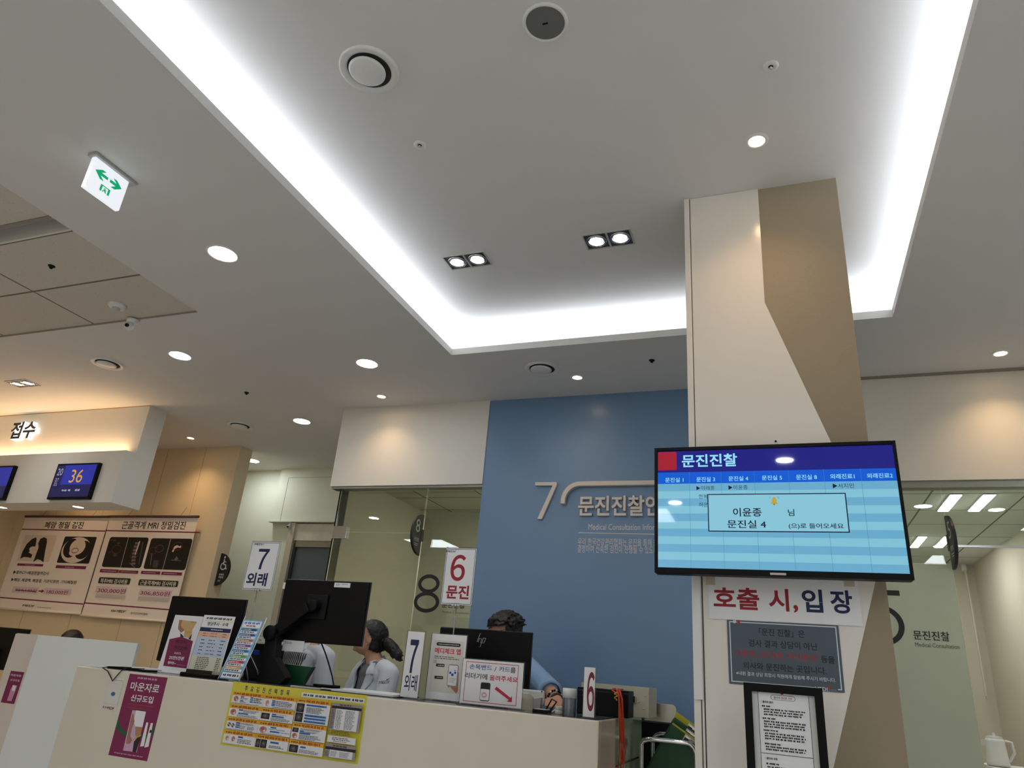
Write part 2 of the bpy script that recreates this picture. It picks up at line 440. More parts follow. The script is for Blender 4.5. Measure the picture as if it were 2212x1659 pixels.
MB().box(-4.06, -3.0, 5.19, 5.232, 2.085, 2.235, MARB).build('transom_panel', d)
MB().box(-4.035, -3.02, 5.195, 5.232, 2.03, 2.085, ALU).build('head_rail', d)
b = MB(); b.box(-3.66, -3.655, 5.219, 5.223, 0, 2.03, DGREY); b.build('leaf_joint', d)
# consulting room behind the counter (number 8)
b = MB(); b.box(-2.74, -2.70, 3.93, 5.235, 0, ZC, OLIVE); b.box(-2.70, -0.9, 5.02, 5.1, 0, 2.32, OLIVE); b.box(-0.9, -0.85, 3.97, 5.1, 0, 2.32, OLIVE)
struct(b.build('wall_consulting_room'))
struct(MB().box(-2.72, -0.88, 3.97, 5.1, 2.30, 2.34, TILE_L).build('ceiling.003'))
# office behind the pillar (number 5)
b = MB(); b.box(1.66, 1.72, 3.97, 7.7, 0, 2.42, OLIVE); b.box(0.3, 1.72, 7.6, 7.7, 0, 2.42, OLIVE); b.box(0.3, 0.36, 3.97, 7.7, 0, 2.42, OLIVE)
struct(b.build('wall_office'))
struct(MB().box(0.36, 1.66, 3.97, 7.6, 2.40, 2.44, TILE_R).build('ceiling.004'))

# glazed front, number 8
def pane(name, x0, x1, z0, z1, y, m=GLASSM, th=0.01):
    return struct(MB().box(x0, x1, y, y+th, z0, z1, m).build(name))
xj = at(915, 1100, y=YB).x
g1 = pane('window_1', -2.705, xj-0.003, 1.905, 2.186, YB+0.015)
g2 = pane('door_2', -2.705, xj-0.003, 0.02, 1.898, YB+0.015)
g3 = pane('window_2', xj+0.003, -1.685, 0.0, 2.186, YB+0.015)
g4 = struct(MB().box(-2.715, -2.705, YB+0.015, 3.93, 0, 2.19, GLASSG).build('window_3'))
b = MB(); b.box(-2.712, -2.60, YB+0.004, YB+0.036, 1.858, 1.938, CHROME)
b.build('patch_fitting', g2, bevel=0.004)
# glazed front, number 5
xk = at(2037, 1075, y=YB).x
g5 = pane('window_4', 0.37, xk-0.003, 0.0, 2.152, YB+0.02)
g6 = pane('window_5', xk+0.003, 1.655, 1.873, 2.152, YB+0.02)
b = MB(); b.box(xk+0.003, 1.655, YB+0.018, YB+0.032, 1.863, 1.873, CHROME); b.build('glass_edge', g6)
# frosted film on the fixed pane
fy_ = YB+0.0195; film = MB().poly([(0.372, fy_, 0.0), (xk-0.004, fy_, 0.0), (xk-0.004, fy_, 1.785), (0.372, fy_, 1.785)], FROST).build('frosted_film', g5)
# ------------------------------------------------------------------ the square pillar
PY0 = 2.31
PW_ = mat('white pillar panel', (236, 230, 220), 0.16, bump=0.03, bscale=6)
PB = mat('woven brown wallcovering', (152, 138, 114), 0.7, noise=0.08, nscale=30, bump=0.35, bscale=40, bstretch=(3, 3, 40))
pil = MB().box(-0.264, 0.280, PY0, 2.86, 0, ZU, PB).build('pillar'); struct(pil, 'square pillar clad in white panel and woven brown covering')
def pz(u, v):
    p = at(u, v, y=PY0); return (p.x, PY0-0.006, p.z)
tl = pz(1637, 408)
front = [(-0.243, PY0-0.006, 0), (-0.243, PY0-0.006, ZU-0.001), (tl[0], PY0-0.006, ZU-0.001), pz(1652, 655), pz(1792, 950)]
a_, c_ = pz(1652, 655), pz(1792, 950); k_ = (c_[2]-1.62)/(a_[2]-c_[2]); tip = (c_[0]+(c_[0]-a_[0])*k_, PY0-0.006, 1.62)
p1, p2 = pz(1890, 1260), pz(1800, 1659); e_ = (p1[0]-p2[0])/(p1[2]-p2[2])
front += [(min(0.279, tip[0]), PY0-0.006, 1.62), p1, p2, (max(-0.2, p2[0]-e_*p2[2]*0.3), PY0-0.006, 0)]
MB().prism(front[::-1], (0, 0.0055, 0), PW_).build('white_panel', pil)
b = MB(); b.box(-0.266, -0.246, PY0-0.012, PY0+0.02, 0, ZU-0.001, PW_)
b.build('corner_trim', pil, bevel=0.002)
gx = at(1512, 1400, y=PY0).x
b = MB(); b.box(-0.264, -0.239, PY0-0.022, PY0-0.004, 1.12, 1.60, WPLAST); b.box(-0.237, -0.233, PY0-0.0065, PY0-0.0055, 0.3, 1.6, DGREY)
b.build('cable_duct', pil, bevel=0.002)
# ------------------------------------------------------------------ lamps and other ceiling fittings
LENS = emis('downlight lens', (244, 250, 255), 85.0)
WARM = emis('warm lamp', (255, 214, 160), 30.0)
TWIN = emis('twin lamp lens', (240, 250, 255), 26.0)
def spot(parent, loc, power, col=(1, 0.80, 0.58), ang=95, blend=0.9, r=0.025, to=None):
    l = bpy.data.lights.new('lamp_beam', 'SPOT'); l.energy = power; l.color = col; l.spot_size = math.radians(ang); l.spot_blend = blend; l.shadow_soft_size = r
    o = bpy.data.objects.new('lamp_beam', l); COL.objects.link(o); o.parent = parent; o.location = Vector(loc) - ORG[parent.name]
    if to: o.rotation_euler = (Vector(to)-Vector(loc)).to_track_quat('-Z', 'Y').to_euler()
    return o
def area(name, loc, sx, sy, power, col, rot):
    l = bpy.data.lights.new(name, 'AREA'); l.shape = 'RECTANGLE'; l.size = sx; l.size_y = sy; l.energy = power; l.color = col
    o = bpy.data.objects.new(name, l); COL.objects.link(o); o.location = loc; o.rotation_euler = rot
    return o
# big round downlights
def big_down(loc, label):
    t = thing('downlight', label, 'ceiling light', loc, 'round white downlights')
    x, y, z = loc
    MB().lathe([(0.058, 0.0), (0.060, -0.003), (0.068, -0.004), (0.072, 0.0)], loc, (0,0,1), 32, WPLAST).build('trim_ring', t)
    MB().lathe([(0.0005, -0.002), (0.03, -0.0022), (0.0585, -0.0015)], loc, (0,0,1), 32, LENS).build('lens', t)
    return t
D = [((-2.215,1.968,ZC), 'round white downlight beside the hanging exit sign'), ((-2.193,3.151,ZC), 'round white downlight just outside the corner of the ceiling recess'),
     ((-3.303,2.834,ZC), 'round white downlight next to the tiled ceiling field'), ((-3.27,4.005,ZC), 'round white downlight at the corridor mouth near the pale header'),
     ((-4.467,4.907,ZC), 'round white downlight deep in the corridor past the cream wall'),
     ((-2.2,0.78,ZC), 'round white downlight out of frame over the waiting side'), ((-2.2,-0.6,ZC), 'round white downlight out of frame near the front wall'),
     ((0.075,-0.903,ZC), 'round white downlight behind the viewer, mirrored in the call screen'), ((1.6,-0.9,ZC), 'round white downlight out of frame above the aisle'),
     ((1.75,0.8,ZC), 'round white downlight out of frame beside the recess'), ((-0.9,-2.2,ZC), 'round white downlight out of frame at the back seats'),
     ((1.9,2.0,ZC), 'round white downlight out of frame past the pillar'), ((-4.6,0.4,ZC), 'round white downlight out of frame in the tiled ceiling')]
d0 = big_down(*D[0])
for loc, lab in D[1:]: copy_thing(d0, loc, lab)
# small warm spots
def warm(loc, label):
    t = thing('spotlight', label, 'ceiling light', loc, 'small warm spotlights')
    MB().lathe([(0.026, 0.0), (0.028, -0.004), (0.036, -0.004), (0.040, 0.0)], loc, (0,0,1), 24, WPLAST).build('trim_ring', t)
    MB().lathe([(0.0005, -0.004), (0.012, -0.0035), (0.0265, -0.001)], loc, (0,0,1), 20, WARM).build('bulb', t)
    return t
Wl = [((-2.38,3.642,ZC), 'small warm spotlight over the white header of room eight'), ((-1.033,3.557,ZC), 'small warm spotlight washing the blue wall'),
      ((1.055,3.621,ZC), 'small warm spotlight over the white header of room five'), ((-4.562,4.243,ZC), 'small warm spotlight over the cream wall'),
      ((0.015,2.04,ZU), 'small warm spotlight in the recess just before the pillar'), ((-5.7,4.2,ZC), 'small warm spotlight hidden behind the hanging bulkhead')]
w0 = warm(*Wl[0]); ws = [w0] + [copy_thing(w0, l, s) for l, s in Wl[1:]]
PWR = (6, 4, 9, 12, 9, 12)
for t, (l, s), p in zip(ws, Wl, PWR): spot(t, (l[0], l[1], l[2]-0.012), p, col=(1, 0.66, 0.36), ang=120, blend=1.0)
# twin square downlights
def twin(c, label, ang=0.0, zc=ZU):
    t = thing('twin_downlight', label, 'ceiling light', (c[0], c[1], zc), 'twin square downlights')
    x, y = c; hw, hd = 0.100, 0.052
    fr = MB(); fr.box(x-hw-0.006, x+hw+0.006, y-hd-0.006, y-hd, zc-0.004, zc, LGREY); fr.box(x-hw-0.006, x+hw+0.006, y+hd, y+hd+0.006, zc-0.004, zc, LGREY)
    for a in (-hw-0.006, -0.004, hw): fr.box(x+a, x+a+(0.008 if a == -0.004 else 0.006), y-hd, y+hd, zc-0.004, zc, LGREY)
    fr.build('frame', t)
    for sx in (-1, 1):
        cx = x + sx*0.052
        MB().box(cx-0.047, cx+0.047, y-hd, y+hd, zc-0.0015, zc-0.0005, mat('anodised baffle', (70, 78, 86), 0.35, metal=0.6)).build('baffle', t)
        r = MB(); r.lathe([(0.034, -0.002), (0.036, -0.008), (0.038, -0.002)], (cx, y, zc), (0,0,1), 28, CHROME); r.lathe([(0.041, -0.002), (0.0425, -0.007), (0.044, -0.002)], (cx, y, zc), (0,0,1), 28, CHROME)
        r.build('reflector_ring', t)
        MB().lathe([(0.0005, -0.006), (0.015, -0.0055), (0.030, -0.002)], (cx, y, zc), (0,0,1), 24, TWIN).build('lens', t)
    return t
q0 = twin((-1.291, 2.510), 'twin square downlight in the recess, the one near the lit edge')
q1 = copy_thing(q0, (-0.613, 2.496, ZU), 'twin square downlight in the recess, the one near the pillar')
q2 = copy_thing(q0, (-4.895, 3.0, ZC), 'twin square downlight above the registration bulkhead')
for t, l in ((q0, (-1.291, 2.51, ZU)), (q1, (-0.613, 2.496, ZU)), (q2, (-4.895, 3.0, ZC))):
    spot(t, (l[0], l[1], l[2]-0.03), 7, col=(0.93, 0.97, 1.0), ang=130, blend=0.8, r=0.05)
# cove light strips lying on the ledge of the recess
CW = (0.86, 0.91, 1.0)
zc_ = 2.772; PCOVE = 3.8
for nm, loc, sx, sy, tilt in (('cove_strip', ((HX0+HX1)/2, HY1+0.09, zc_), HX1-HX0+0.2, 0.03, (math.pi-0.25, 0, 0)), ('cove_strip', ((HX0+HX1)/2, HY0-0.09, zc_), HX1-HX0+0.2, 0.03, (math.pi+0.25, 0, 0)),
                          ('cove_strip', (HX0-0.09, (HY0+HY1)/2, zc_), 0.03, HY1-HY0+0.2, (math.pi, -0.25, 0)), ('cove_strip', (HX1+0.09, (HY0+HY1)/2, zc_), 0.03, HY1-HY0+0.2, (math.pi, 0.25, 0))):
    area(nm, loc, sx, sy, PCOVE*max(sx, sy), CW, tilt)
# air diffusers
def diffuser(loc, label, r=0.098):
    t = thing('air_vent', label, 'air vent', loc, 'round air diffusers')
    MB().lathe([(0.070, 0.012), (0.072, -0.004), (0.078, -0.007), (r-0.006, -0.009), (r, -0.004), (r, 0.0)], loc, (0,0,1), 40, WPLAST).build('outer_ring', t)
    MB().lathe([(0.072, -0.002), (0.060, -0.0015), (0.050, -0.001), (0.0005, -0.0008)], loc, (0,0,1), 40, mat('dark duct', (40, 40, 40), 0.8)).build('throat', t)
    MB().lathe([(0.046, -0.004), (0.060, -0.008), (0.060, -0.012), (0.052, -0.016), (0.0005, -0.018)], (loc[0]-0.004, loc[1]-0.004, loc[2]), (0,0,1), 40, WPLAST).build('centre_disc', t)
    return t
pd = at(798, 151, z=ZU)
v0 = diffuser((pd.x, pd.y, ZU), 'large round air diffuser in the raised recess ceiling')
for (u, v), lab in (((1171, 796), 'round air diffuser in the lowered ceiling before the blue wall'), ((233, 785), 'round air diffuser between the tiled field and the bulkhead'), ((519, 919), 'round air diffuser near the corridor mouth')):
    p = at(u, v, z=ZC); copy_thing(v0, (p.x, p.y, ZC), lab)
# speaker
p = at(1178, 48, z=ZU)
t = thing('ceiling_speaker', 'round dark grilled ceiling speaker in the recess', 'speaker', (p.x, p.y, ZU))
MB().lathe([(0.057, -0.003), (0.059, -0.008), (0.064, -0.009), (0.067, -0.004), (0.067, 0)], p, (0,0,1), 40, WPLAST).build('rim', t)
MB().lathe([(0.0005, -0.005), (0.03, -0.0048), (0.0575, -0.0035)], p, (0,0,1), 40, mat('speaker mesh', (112, 112, 110), 0.6, bump=0.4, bscale=900)).build('grille', t)
MB().box(p.x-0.008, p.x+0.008, p.y-0.002, p.y+0.002, ZU-0.007, ZU-0.0045, BLACK).build('badge', t)
# sprinkler heads
def sprink(loc, label):
    t = thing('sprinkler_head', label, 'sprinkler', loc, 'flush sprinkler heads')
    MB().lathe([(0.007, -0.002), (0.010, -0.005), (0.020, -0.004), (0.0235, 0)], loc, (0,0,1), 28, WPLAST).build('cover_plate', t)
    b = MB(); b.lathe([(0.008, -0.001), (0.0005, -0.0012)], loc, (0,0,1), 20, MBLACK); b.lathe([(0.0035, -0.001), (0.0045, -0.009), (0.0005, -0.010)], loc, (0,0,1), 14, STEEL); b.build('nozzle', t)
    return t
p = at(907, 313, z=ZU); s0 = sprink((p.x, p.y, ZU), 'small flush sprinkler head in the recess, the one near the lit edge')
p = at(1665, 143, z=ZU); copy_thing(s0, (p.x, p.y, ZU), 'small flush sprinkler head in the recess, the one above the pillar')
# tiny ceiling sensors
def sensor(loc, label):
    t = tag(MB().lathe([(0.016, 0), (0.015, -0.004), (0.008, -0.005), (0.007, -0.014), (0.0005, -0.016)], loc, (0,0,1), 16, MBLACK).build('ceiling_sensor'), label, 'sensor', 'tiny ceiling sensors')
    return t
p = at(1408, 778, z=ZC); sensor((p.x, p.y, ZC), 'tiny black sensor in the ceiling before the pillar')
p = at(533, 848, z=ZC); sensor((p.x, p.y, ZC), 'tiny black sensor in the ceiling between two white downlights')
p = at(111, 576, z=ZC); sensor((p.x, p.y, ZC+0.004), 'tiny black sensor in a ceiling tile')
p = at(253, 660, z=ZC)
t = thing('smoke_detector', 'round white smoke detector on the ceiling tiles', 'smoke detector', (p.x, p.y, ZC+0.004))
MB().lathe([(0.042, 0.004), (0.044, -0.006), (0.036, -0.014), (0.026, -0.016)], p, (0,0,1), 28, WPLAST, cap1=True).build('housing', t)
MB().lathe([(0.020, -0.016), (0.020, -0.026), (0.014, -0.030)], p, (0,0,1), 20, LGREY, cap1=True).build('chamber', t)
p = at(288, 690, z=ZC)
t = thing('ceiling_camera', 'small white camera hanging at the edge of the ceiling tiles', 'camera', (p.x, p.y, ZC-0.003))
MB().lathe([(0.030, 0), (0.030, -0.016), (0.020, -0.022)], (p.x, p.y, ZC-0.003), (0,0,1), 20, WPLAST, cap1=True).build('mount', t)
MB().ball((p.x-0.004, p.y-0.01, ZC-0.045), 0.024, WPLAST).build('housing', t)
MB().lathe([(0.010, 0.0), (0.010, 0.008)], (p.x+0.006, p.y-0.028, ZC-0.05), (0.4, -0.8, -0.3), 14, BLACK, cap1=True).build('lens', t)
# hanging exit sign: broad face turned to the aisle
a_ = at(208, 332, z=ZC); b_ = at(272, 388, z=ZC)
ex = (a_.x+b_.x)/2; ey0, ey1 = a_.y, b_.y
t = thing('exit_sign', 'lit hanging exit sign with green arrows', 'exit sign', (ex, (ey0+ey1)/2, ZC))
MB().box(ex-0.022, ex+0.022, ey0-0.01, ey1+0.03, ZC-0.012, ZC, LGREY).build('ceiling_plate', t, bevel=0.003)
zt, zb = ZC-0.012, at(246, 456, y=ey1+0.0).z
MB().box(ex-0.010, ex+0.010, ey0, ey1+0.005, zb, zt, mat('lit sign face', (235, 238, 240), 0.5, emit=(236, 240, 248), es=0.75)).build('panel', t, bevel=0.003)
GR = mat('lit green', (0, 150, 100), 0.5, emit=(0, 176, 120), es=0.6)
b = MB(); W_ = ey1-ey0; H_ = zt-zb; xs = ex+0.0106
def eq(pts): b.poly([(xs, ey0+u*W_, zt-v*H_) for u, v in pts], GR)
eq([(.10,.36),(.28,.22),(.40,.22),(.28,.32),(.48,.32),(.48,.41),(.28,.41),(.40,.52),(.28,.52)][::-1]); eq([(.90,.36),(.72,.22),(.60,.22),(.72,.32),(.54,.32),(.54,.41),(.72,.41),(.60,.52),(.72,.52)])
eq([(.36,.62),(.42,.62),(.42,.82),(.36,.82)]); eq([(.58,.62),(.64,.62),(.64,.82),(.58,.82)]); eq([(.42,.62),(.58,.62),(.58,.65),(.42,.65)])
eq([(.47,.67),(.52,.67),(.52,.70),(.47,.70)]); eq([(.45,.71),(.55,.71),(.53,.75),(.56,.81),(.52,.81),(.49,.76),(.46,.81),(.43,.81),(.47,.74)])
b.build('arrow_print', t)

# flat square fill panels added out of frame to brighten the whole lobby
FILL_PANEL = emis('square fill panel', (246, 250, 255), 11.0)
def fill_panel(loc, label):
    t = thing('fill_panel_light', label, 'ceiling light', loc, 'added fill panels over the waiting area'); x, y, z = loc
    MB().box(x-0.31, x+0.31, y-0.31, y+0.31, z-0.010, z, WPLAST).build('frame', t); MB().box(x-0.29, x+0.29, y-0.29, y+0.29, z-0.013, z-0.009, FILL_PANEL).build('diffuser', t)
    return t
k0 = fill_panel((-4.6, -1.2, ZC), 'square fill panel added out of frame over the tiled-side seats')
for loc, lab in (((-4.6, -2.7, ZC), 'square fill panel added out of frame in the far front corner'), ((-2.9, -1.6, ZC), 'square fill panel added out of frame behind the viewer'), ((-1.3, -2.7, ZC), 'square fill panel added out of frame by the front wall'),
                 ((1.9, -1.7, ZC), 'square fill panel added out of frame over the aisle seats'), ((2.4, 0.3, ZC), 'square fill panel added out of frame beside the recess'), ((2.5, 1.9, ZC), 'square fill panel added out of frame beyond the pillar')): copy_thing(k0, loc, lab)
# ------------------------------------------------------------------ registration bulkhead, at the far side of the lobby
XR = -4.261
b = MB()
prof = [(3.443, 2.008), (3.686, 2.008), (3.686, ZC), (3.526, ZC), (3.526, 2.380), (3.443, 2.380)]
b.prism([(XR, y, z) for y, z in prof], (-2.42, 0, 0), WHITE)
bh = struct(b.build('bulkhead'), 'white hanging bulkhead over the registration desk')
MB().box(XR-2.42, XR-0.0, 3.5225, 3.527, ZC-0.006, ZC-0.001, seam).build('shadow_joint', bh)
area('cove_strip', (-5.45, 3.485, 2.386), 2.2, 0.03, 5.2, (1.0, 0.62, 0.32), (math.pi+0.15, 0, 0))
# halo letters
HALO = emis('letter halo', (255, 252, 240), 1.6); CHAR = mat('charcoal letter face', (46, 46, 46), 0.5)
a_, c_ = at(31, 912, y=3.49), at(70, 946, y=3.49)
t = thing('registration_sign', 'dark halo-lit channel letters on the warm-lit bulkhead panel', 'sign', ((a_.x+c_.x)/2, 3.526, c_.z))
b = MB(); solid_text(b, '접수', a_.x, c_.x, c_.z, a_.z, 3.488, 0.002, CHAR, CHAR, 0.025); b.build('letter_face_lettering', t)
b = MB(); solid_text(b, '접수', a_.x+0.002, c_.x+0.004, c_.z-0.004, a_.z, 3.491, 0.034, HALO, HALO, 0.02); b.build('letter_side_lettering', t)
# queue number screens
SB = mat('queue screen blue', (30, 40, 120), 0.3, emit=(40, 50, 160), es=0.7); SB2 = mat('queue screen dim blue', (20, 24, 70), 0.3, emit=(28, 30, 76), es=0.7)
SO = mat('queue screen orange', (190, 140, 40), 0.4, emit=(200, 150, 70), es=0.7); SWt = mat('queue screen grey', (140, 140, 160), 0.4, emit=(150, 150, 176), es=0.7)
def queue(dx, label, num):
    S = Sheet(3.415, C1, (502, 615), (745, 880))
    x0, x1, z0, z1 = S.x0+dx, S.x1+dx, S.z0, S.z1
    t = thing('queue_display', label, 'display', ((x0+x1)/2, 3.443, z0-0.02), 'queue number screens')
    MB().box(x0-0.014, x1+0.014, 3.416, 3.4432, z0-0.016, z1+0.014, BLACK).build('case', t, bevel=0.004)
    S.x0, S.x1 = x0, x1; W_, H_ = x1-x0, z1-z0
    f = lambda u0, u1, v0, v1: (x0+u0*W_, x0+u1*W_, z1-v1*H_, z1-v0*H_)
    S.rectw(*f(0, 1, 0, 1), SB2); S.rectw(*f(.2, 1, 0, .62), SB)
    
    if num: S.textw(num, *f(.40, .72, .15, .56), SO, 0.0); S.textw('20', *f(.03, .17, .10, .32), SWt)
    S.greekw(*f(.04, .14, .40, .66), 4, SWt); S.greekw(*f(.30, .56, .74, .86), 1, SWt); S.greekw(*f(.64, .78, .72, .86), 1, SWt)
    S.done('screen', '', '', SB2, parent=t)
    return t
queue(0, 'small blue queue screen showing orange 36 on the bulkhead', '36')
queue(at(23, 1010, y=3.44).x - at(203, 1005, y=3.44).x, 'small blue queue screen on the bulkhead, cut by the photo edge', None)
for (u, v), lab in (((174, 1096), 'small round lamp under the bulkhead, below the queue screen showing 36'), ((10, 1097), 'small round lamp under the bulkhead at the photo edge')):
    p = at(u, v, z=2.008)
    t = thing('bulkhead_downlight', lab, 'ceiling light', (p.x, 3.57, 2.008), 'lamps under the bulkhead')
    MB().lathe([(0.036, -0.002), (0.040, -0.004), (0.044, 0)], (p.x, 3.57, 2.008), (0,0,1), 24, WPLAST).build('trim_ring', t)
    MB().lathe([(0.0005, -0.003), (0.0365, -0.002)], (p.x, 3.57, 2.008), (0,0,1), 24, emis('bulkhead lamp', (255, 226, 180), 14.0)).build('lens', t)
    spot(t, (p.x, 3.57, 1.995), 7, col=(1, 0.70, 0.42), ang=150, blend=1.0)
# two hanging medical posters
PCRM = mat('cream poster', (250, 238, 226), 0.5); PLIL = mat('lilac price box', (226, 206, 216), 0.6); PGRY = mat('poster shade', (206, 196, 188), 0.6)
XRAY = mat('scan black', (9, 8, 9), 0.5); XMID = mat('scan grey', (120, 110, 108), 0.5); XLT = mat('scan white', (232, 214, 196), 0.5)
DGRN = mat('dark green tab', (34, 44, 34), 0.5)
CP = (0, 1110, 0.203436)
def medline(S, a, b_):  # maroon line
    S.line(a, b_, 0.010, MAG)
def logo(S, a, b_, t='MEDI', m=INK, tick=True):
    x0, x1, z0, z1 = S.q(a, b_); w = x1-x0
    S.textw(t, x0, x0+w*0.82, z0, z1-(z1-z0)*0.2, m, 0.02)
    if tick:
        y = S._y(); S.pr.poly([(x0+w*.80, y, z0+(z1-z0)*.55), (x0+w*.86, y, z0+(z1-z0)*.35), (x0+w, y, z1+(z1-z0)*.25), (x0+w*.86, y, z0+(z1-z0)*.6)], RED)
S = Sheet(4.45, CP, (275, 38), (855, 1055))
pz0 = S.z0
S.text('폐암 정밀 검진', (490, 82), (875, 158), INK, 0.02)
medline(S, (232, 163), (1120, 183)); medline(S, (0, 888), (885, 958))
S.rect((272, 225), (520, 510), XLT)
def lung(S, pts): S.poly(pts, XRAY)
lung(S, [(382,250),(390,262),(380,340),(338,372),(305,410),(345,432),(330,470),(300,462),(255,458),(215,478),(240,400),(285,320),(340,268)])
lung(S, [(470,248),(498,262),(500,300),(480,400),(462,515),(430,490),(395,482),(352,515),(380,440),(410,360),(408,310),(430,265)])
S.ell((322, 345), (372, 400), XLT); S.rect((190, 525), (455, 560), MAG); S.greek((270, 536), (370, 552), 1, XLT)
S.rrect((692, 240), (945, 530), XRAY, 0.05); S.ell((700, 245), (915, 528), XLT, 28)
S.ell((710, 262), (800, 470), XRAY); S.ell((830, 285), (930, 485), XRAY); S.ell((772, 265), (880, 440), XLT); S.ell((748, 370), (820, 450), XLT); S.ring((770, 360), (825, 420), 0.006, RED)
S.rect((600, 545), (910, 588), MAG); S.greek((695, 560), (805, 578), 1, XLT)
S.text('▶흉부CT+폐질환혈액검사', (152, 600), (515, 655), INK, 0.012)
S.text('▶폐암, 폐결핵, 폐결절, 기관지병변, 기타폐질환', (128, 680), (810, 750), INK, 0.012)
S.rect((145, 770), (395, 850), PLIL); S.text('224,140원', (172, 788), (385, 838), RED, 0.008); S.line((165, 808), (385, 826), 0.008, MAG)
S.poly([(412,812),(445,815),(447,802),(475,820),(440,842),(442,828),(410,826)], RED)
S.rect((480, 785), (745, 865), PLIL); S.text('180,000원', (508, 803), (715, 862), RED, 0.012)
logo(S, (250, 955), (375, 992)); S.greek((400, 985), (560, 1010), 1, XMID)
ps = S.done('hanging_poster', 'cream hanging poster with lung scans, beside the screening price poster', 'poster', PCRM, 0.004, group='medical posters on the cream wall')
def baton(S, par):
    MB().cyl((S.x0-0.004, S.y-0.003, S.z1+0.008), (S.x1+0.004, S.y-0.003, S.z1+0.008), 0.011, mat('dark wood baton', (92, 56, 60), 0.5), n=10).build('top_baton', par)
    MB().cyl((S.x0-0.004, S.y-0.002, S.z0-0.004), (S.x1+0.004, S.y-0.002, S.z0-0.004), 0.008, PCRM, n=10).build('bottom_baton', par)
    for u in (0.2, 0.8):
        x = S.x0+(S.x1-S.x0)*u; MB().cyl((x, S.y, S.z1+0.015), (x, 4.494, S.z1+0.10), 0.0012, DGREY, n=6).build('hanging_wire', par)
baton(S, ps)
S = Sheet(4.45, CP, (1165, 38), (1830, 1140)); S.x0 += 0.012
S.text('근골격계 MRI 정밀검진', (1310, 78), (1960, 168), INK, 0.016)
medline(S, (1125, 178), (2125, 198)); medline(S, (893, 945), (1800, 1018))
S.rrect((1172, 245), (1495, 578), XRAY, 0.09); S.rrect((1610, 258), (1965, 600), XRAY, 0.09)
S.line((1366, 250), (1280, 570), 0.004, XLT); S.line((1815, 265), (1728, 590), 0.004, XLT)
for (a, c) in (((1165,268),(1190,288)),((1205,270),(1232,292)),((1250,300),(1275,322)),((1205,420),(1240,455)),((1155,400),(1180,412))): S.ell(a, c, mat('scan dim', (70, 64, 62), 0.5))
S.ring((1205, 330), (1275, 425), 0.004, RED)
for k in range(7): S.rrect((1440-14*k+(k*k)*1.2, 300+36*k), (1478-14*k+(k*k)*1.2, 326+36*k), XMID, 0.3)
S.poly([(1480,290),(1492,292),(1455,400),(1440,440),(1432,430)], XLT); S.line((1520,300), (1475,540), 0.006, XMID); S.line((1375,520), (1440,575), 0.006, XMID); S.ring((1395, 400), (1455, 480), 0.004, RED)
S.line((1615,420), (1600,545), 0.008, XMID); S.poly([(1632,490),(1690,495),(1672,575),(1622,570)], mat('scan dim', (70, 64, 62), 0.5)); S.ring((1600,350),(1660,430),0.004,RED); S.ring((1660,330),(1730,410),0.003,XMID)
S.poly([(1855,345),(1885,332),(1905,345),(1928,338),(1922,362),(1890,358),(1862,370),(1840,408),(1828,402)], XLT); S.ring((1845,300),(1930,390),0.004,RED)
S.poly([(1880,450),(1895,480),(1870,500),(1850,485)], XMID); S.line((1820,490),(1925,500),0.005,XMID)
for a, c in (((1070,585),(1255,628)),((1268,597),(1465,636)),((1505,605),(1700,645)),((1722,615),(1930,656))):
    S.rect(a, c, MAG); S.greek((a[0]+18, a[1]+14), (c[0]-14, c[1]-12), 1, XLT, 0.8)
S.rrect((1060, 672), (1375, 752), DGRN, 0.2); S.text('척추MRI 검사비용', (1078, 685), (1350, 748), PCRM, 0.014)
S.rrect((1485, 695), (1885, 778), DGRN, 0.2); S.text('근골격계MRI 검사비용', (1500, 705), (1868, 772), PCRM, 0.014)
S.rect((1025, 850), (1325, 905), PGRY); S.rect((1032, 765), (1335, 850), PLIL); S.text('300,000원', (1048, 785), (1330, 852), RED, 0.012)
S.rect((1475, 875), (1795, 935), PGRY); S.rect((1490, 795), (1815, 880), PLIL); S.text('306,850원', (1502, 812), (1800, 880), RED, 0.012)
logo(S, (1190, 1010), (1350, 1052), 'KH MEDI'); S.text('한국건강관리협회', (1395, 1043), (1565, 1078), mat('grey ink', (96, 88, 84), 0.6), 0.01)
ps = S.done('hanging_poster', 'cream hanging poster with spine scans and the 306,850 price', 'poster', PCRM, 0.004, group='medical posters on the cream wall')
baton(S, ps)
# wheelchair blade sign on the end of the cream wall
def half_disc(x, z0, z1, dep, sgn, plane, pos, th, m, b):
    """half ellipse standing out sideways; plane 'xz' at y=pos or 'yz' at x=pos"""
    pts = []; n = 20; zc, rz = (z0+z1)/2, (z1-z0)/2
    for k in range(n+1):
        a = -math.pi/2 + math.pi*k/n; d = math.cos(a)*dep*sgn; z = zc+math.sin(a)*rz
        pts.append((x+d, pos, z) if plane == 'xz' else (pos, x+d, z))
    b.prism(pts, (0, th, 0) if plane == 'xz' else (th, 0, 0), m)
SIGNB = mat('black sign plate', (22, 24, 26), 0.45); SW = mat('white sign print', (225, 228, 226), 0.5)
z1 = at(475, 1195, y=4.56).z; z0 = at(462, 1265, y=4.56).z
t = thing('toilet_sign', 'black half-round wheelchair toilet sign on the end of the cream wall', 'sign', (-4.245, 4.56, z0))
b = MB(); half_disc(-4.245, z0, z1, 0.118, 1, 'xz', 4.555, 0.012, SIGNB, b); b.build('plate', t)
S = Sheet(4.555, C1, (1880, 1400), (1930, 1630)); S.lay = 0.0004
H_ = z1-z0; cx, cz = -4.245+0.050, z0+H_*0.60; y = S._y()
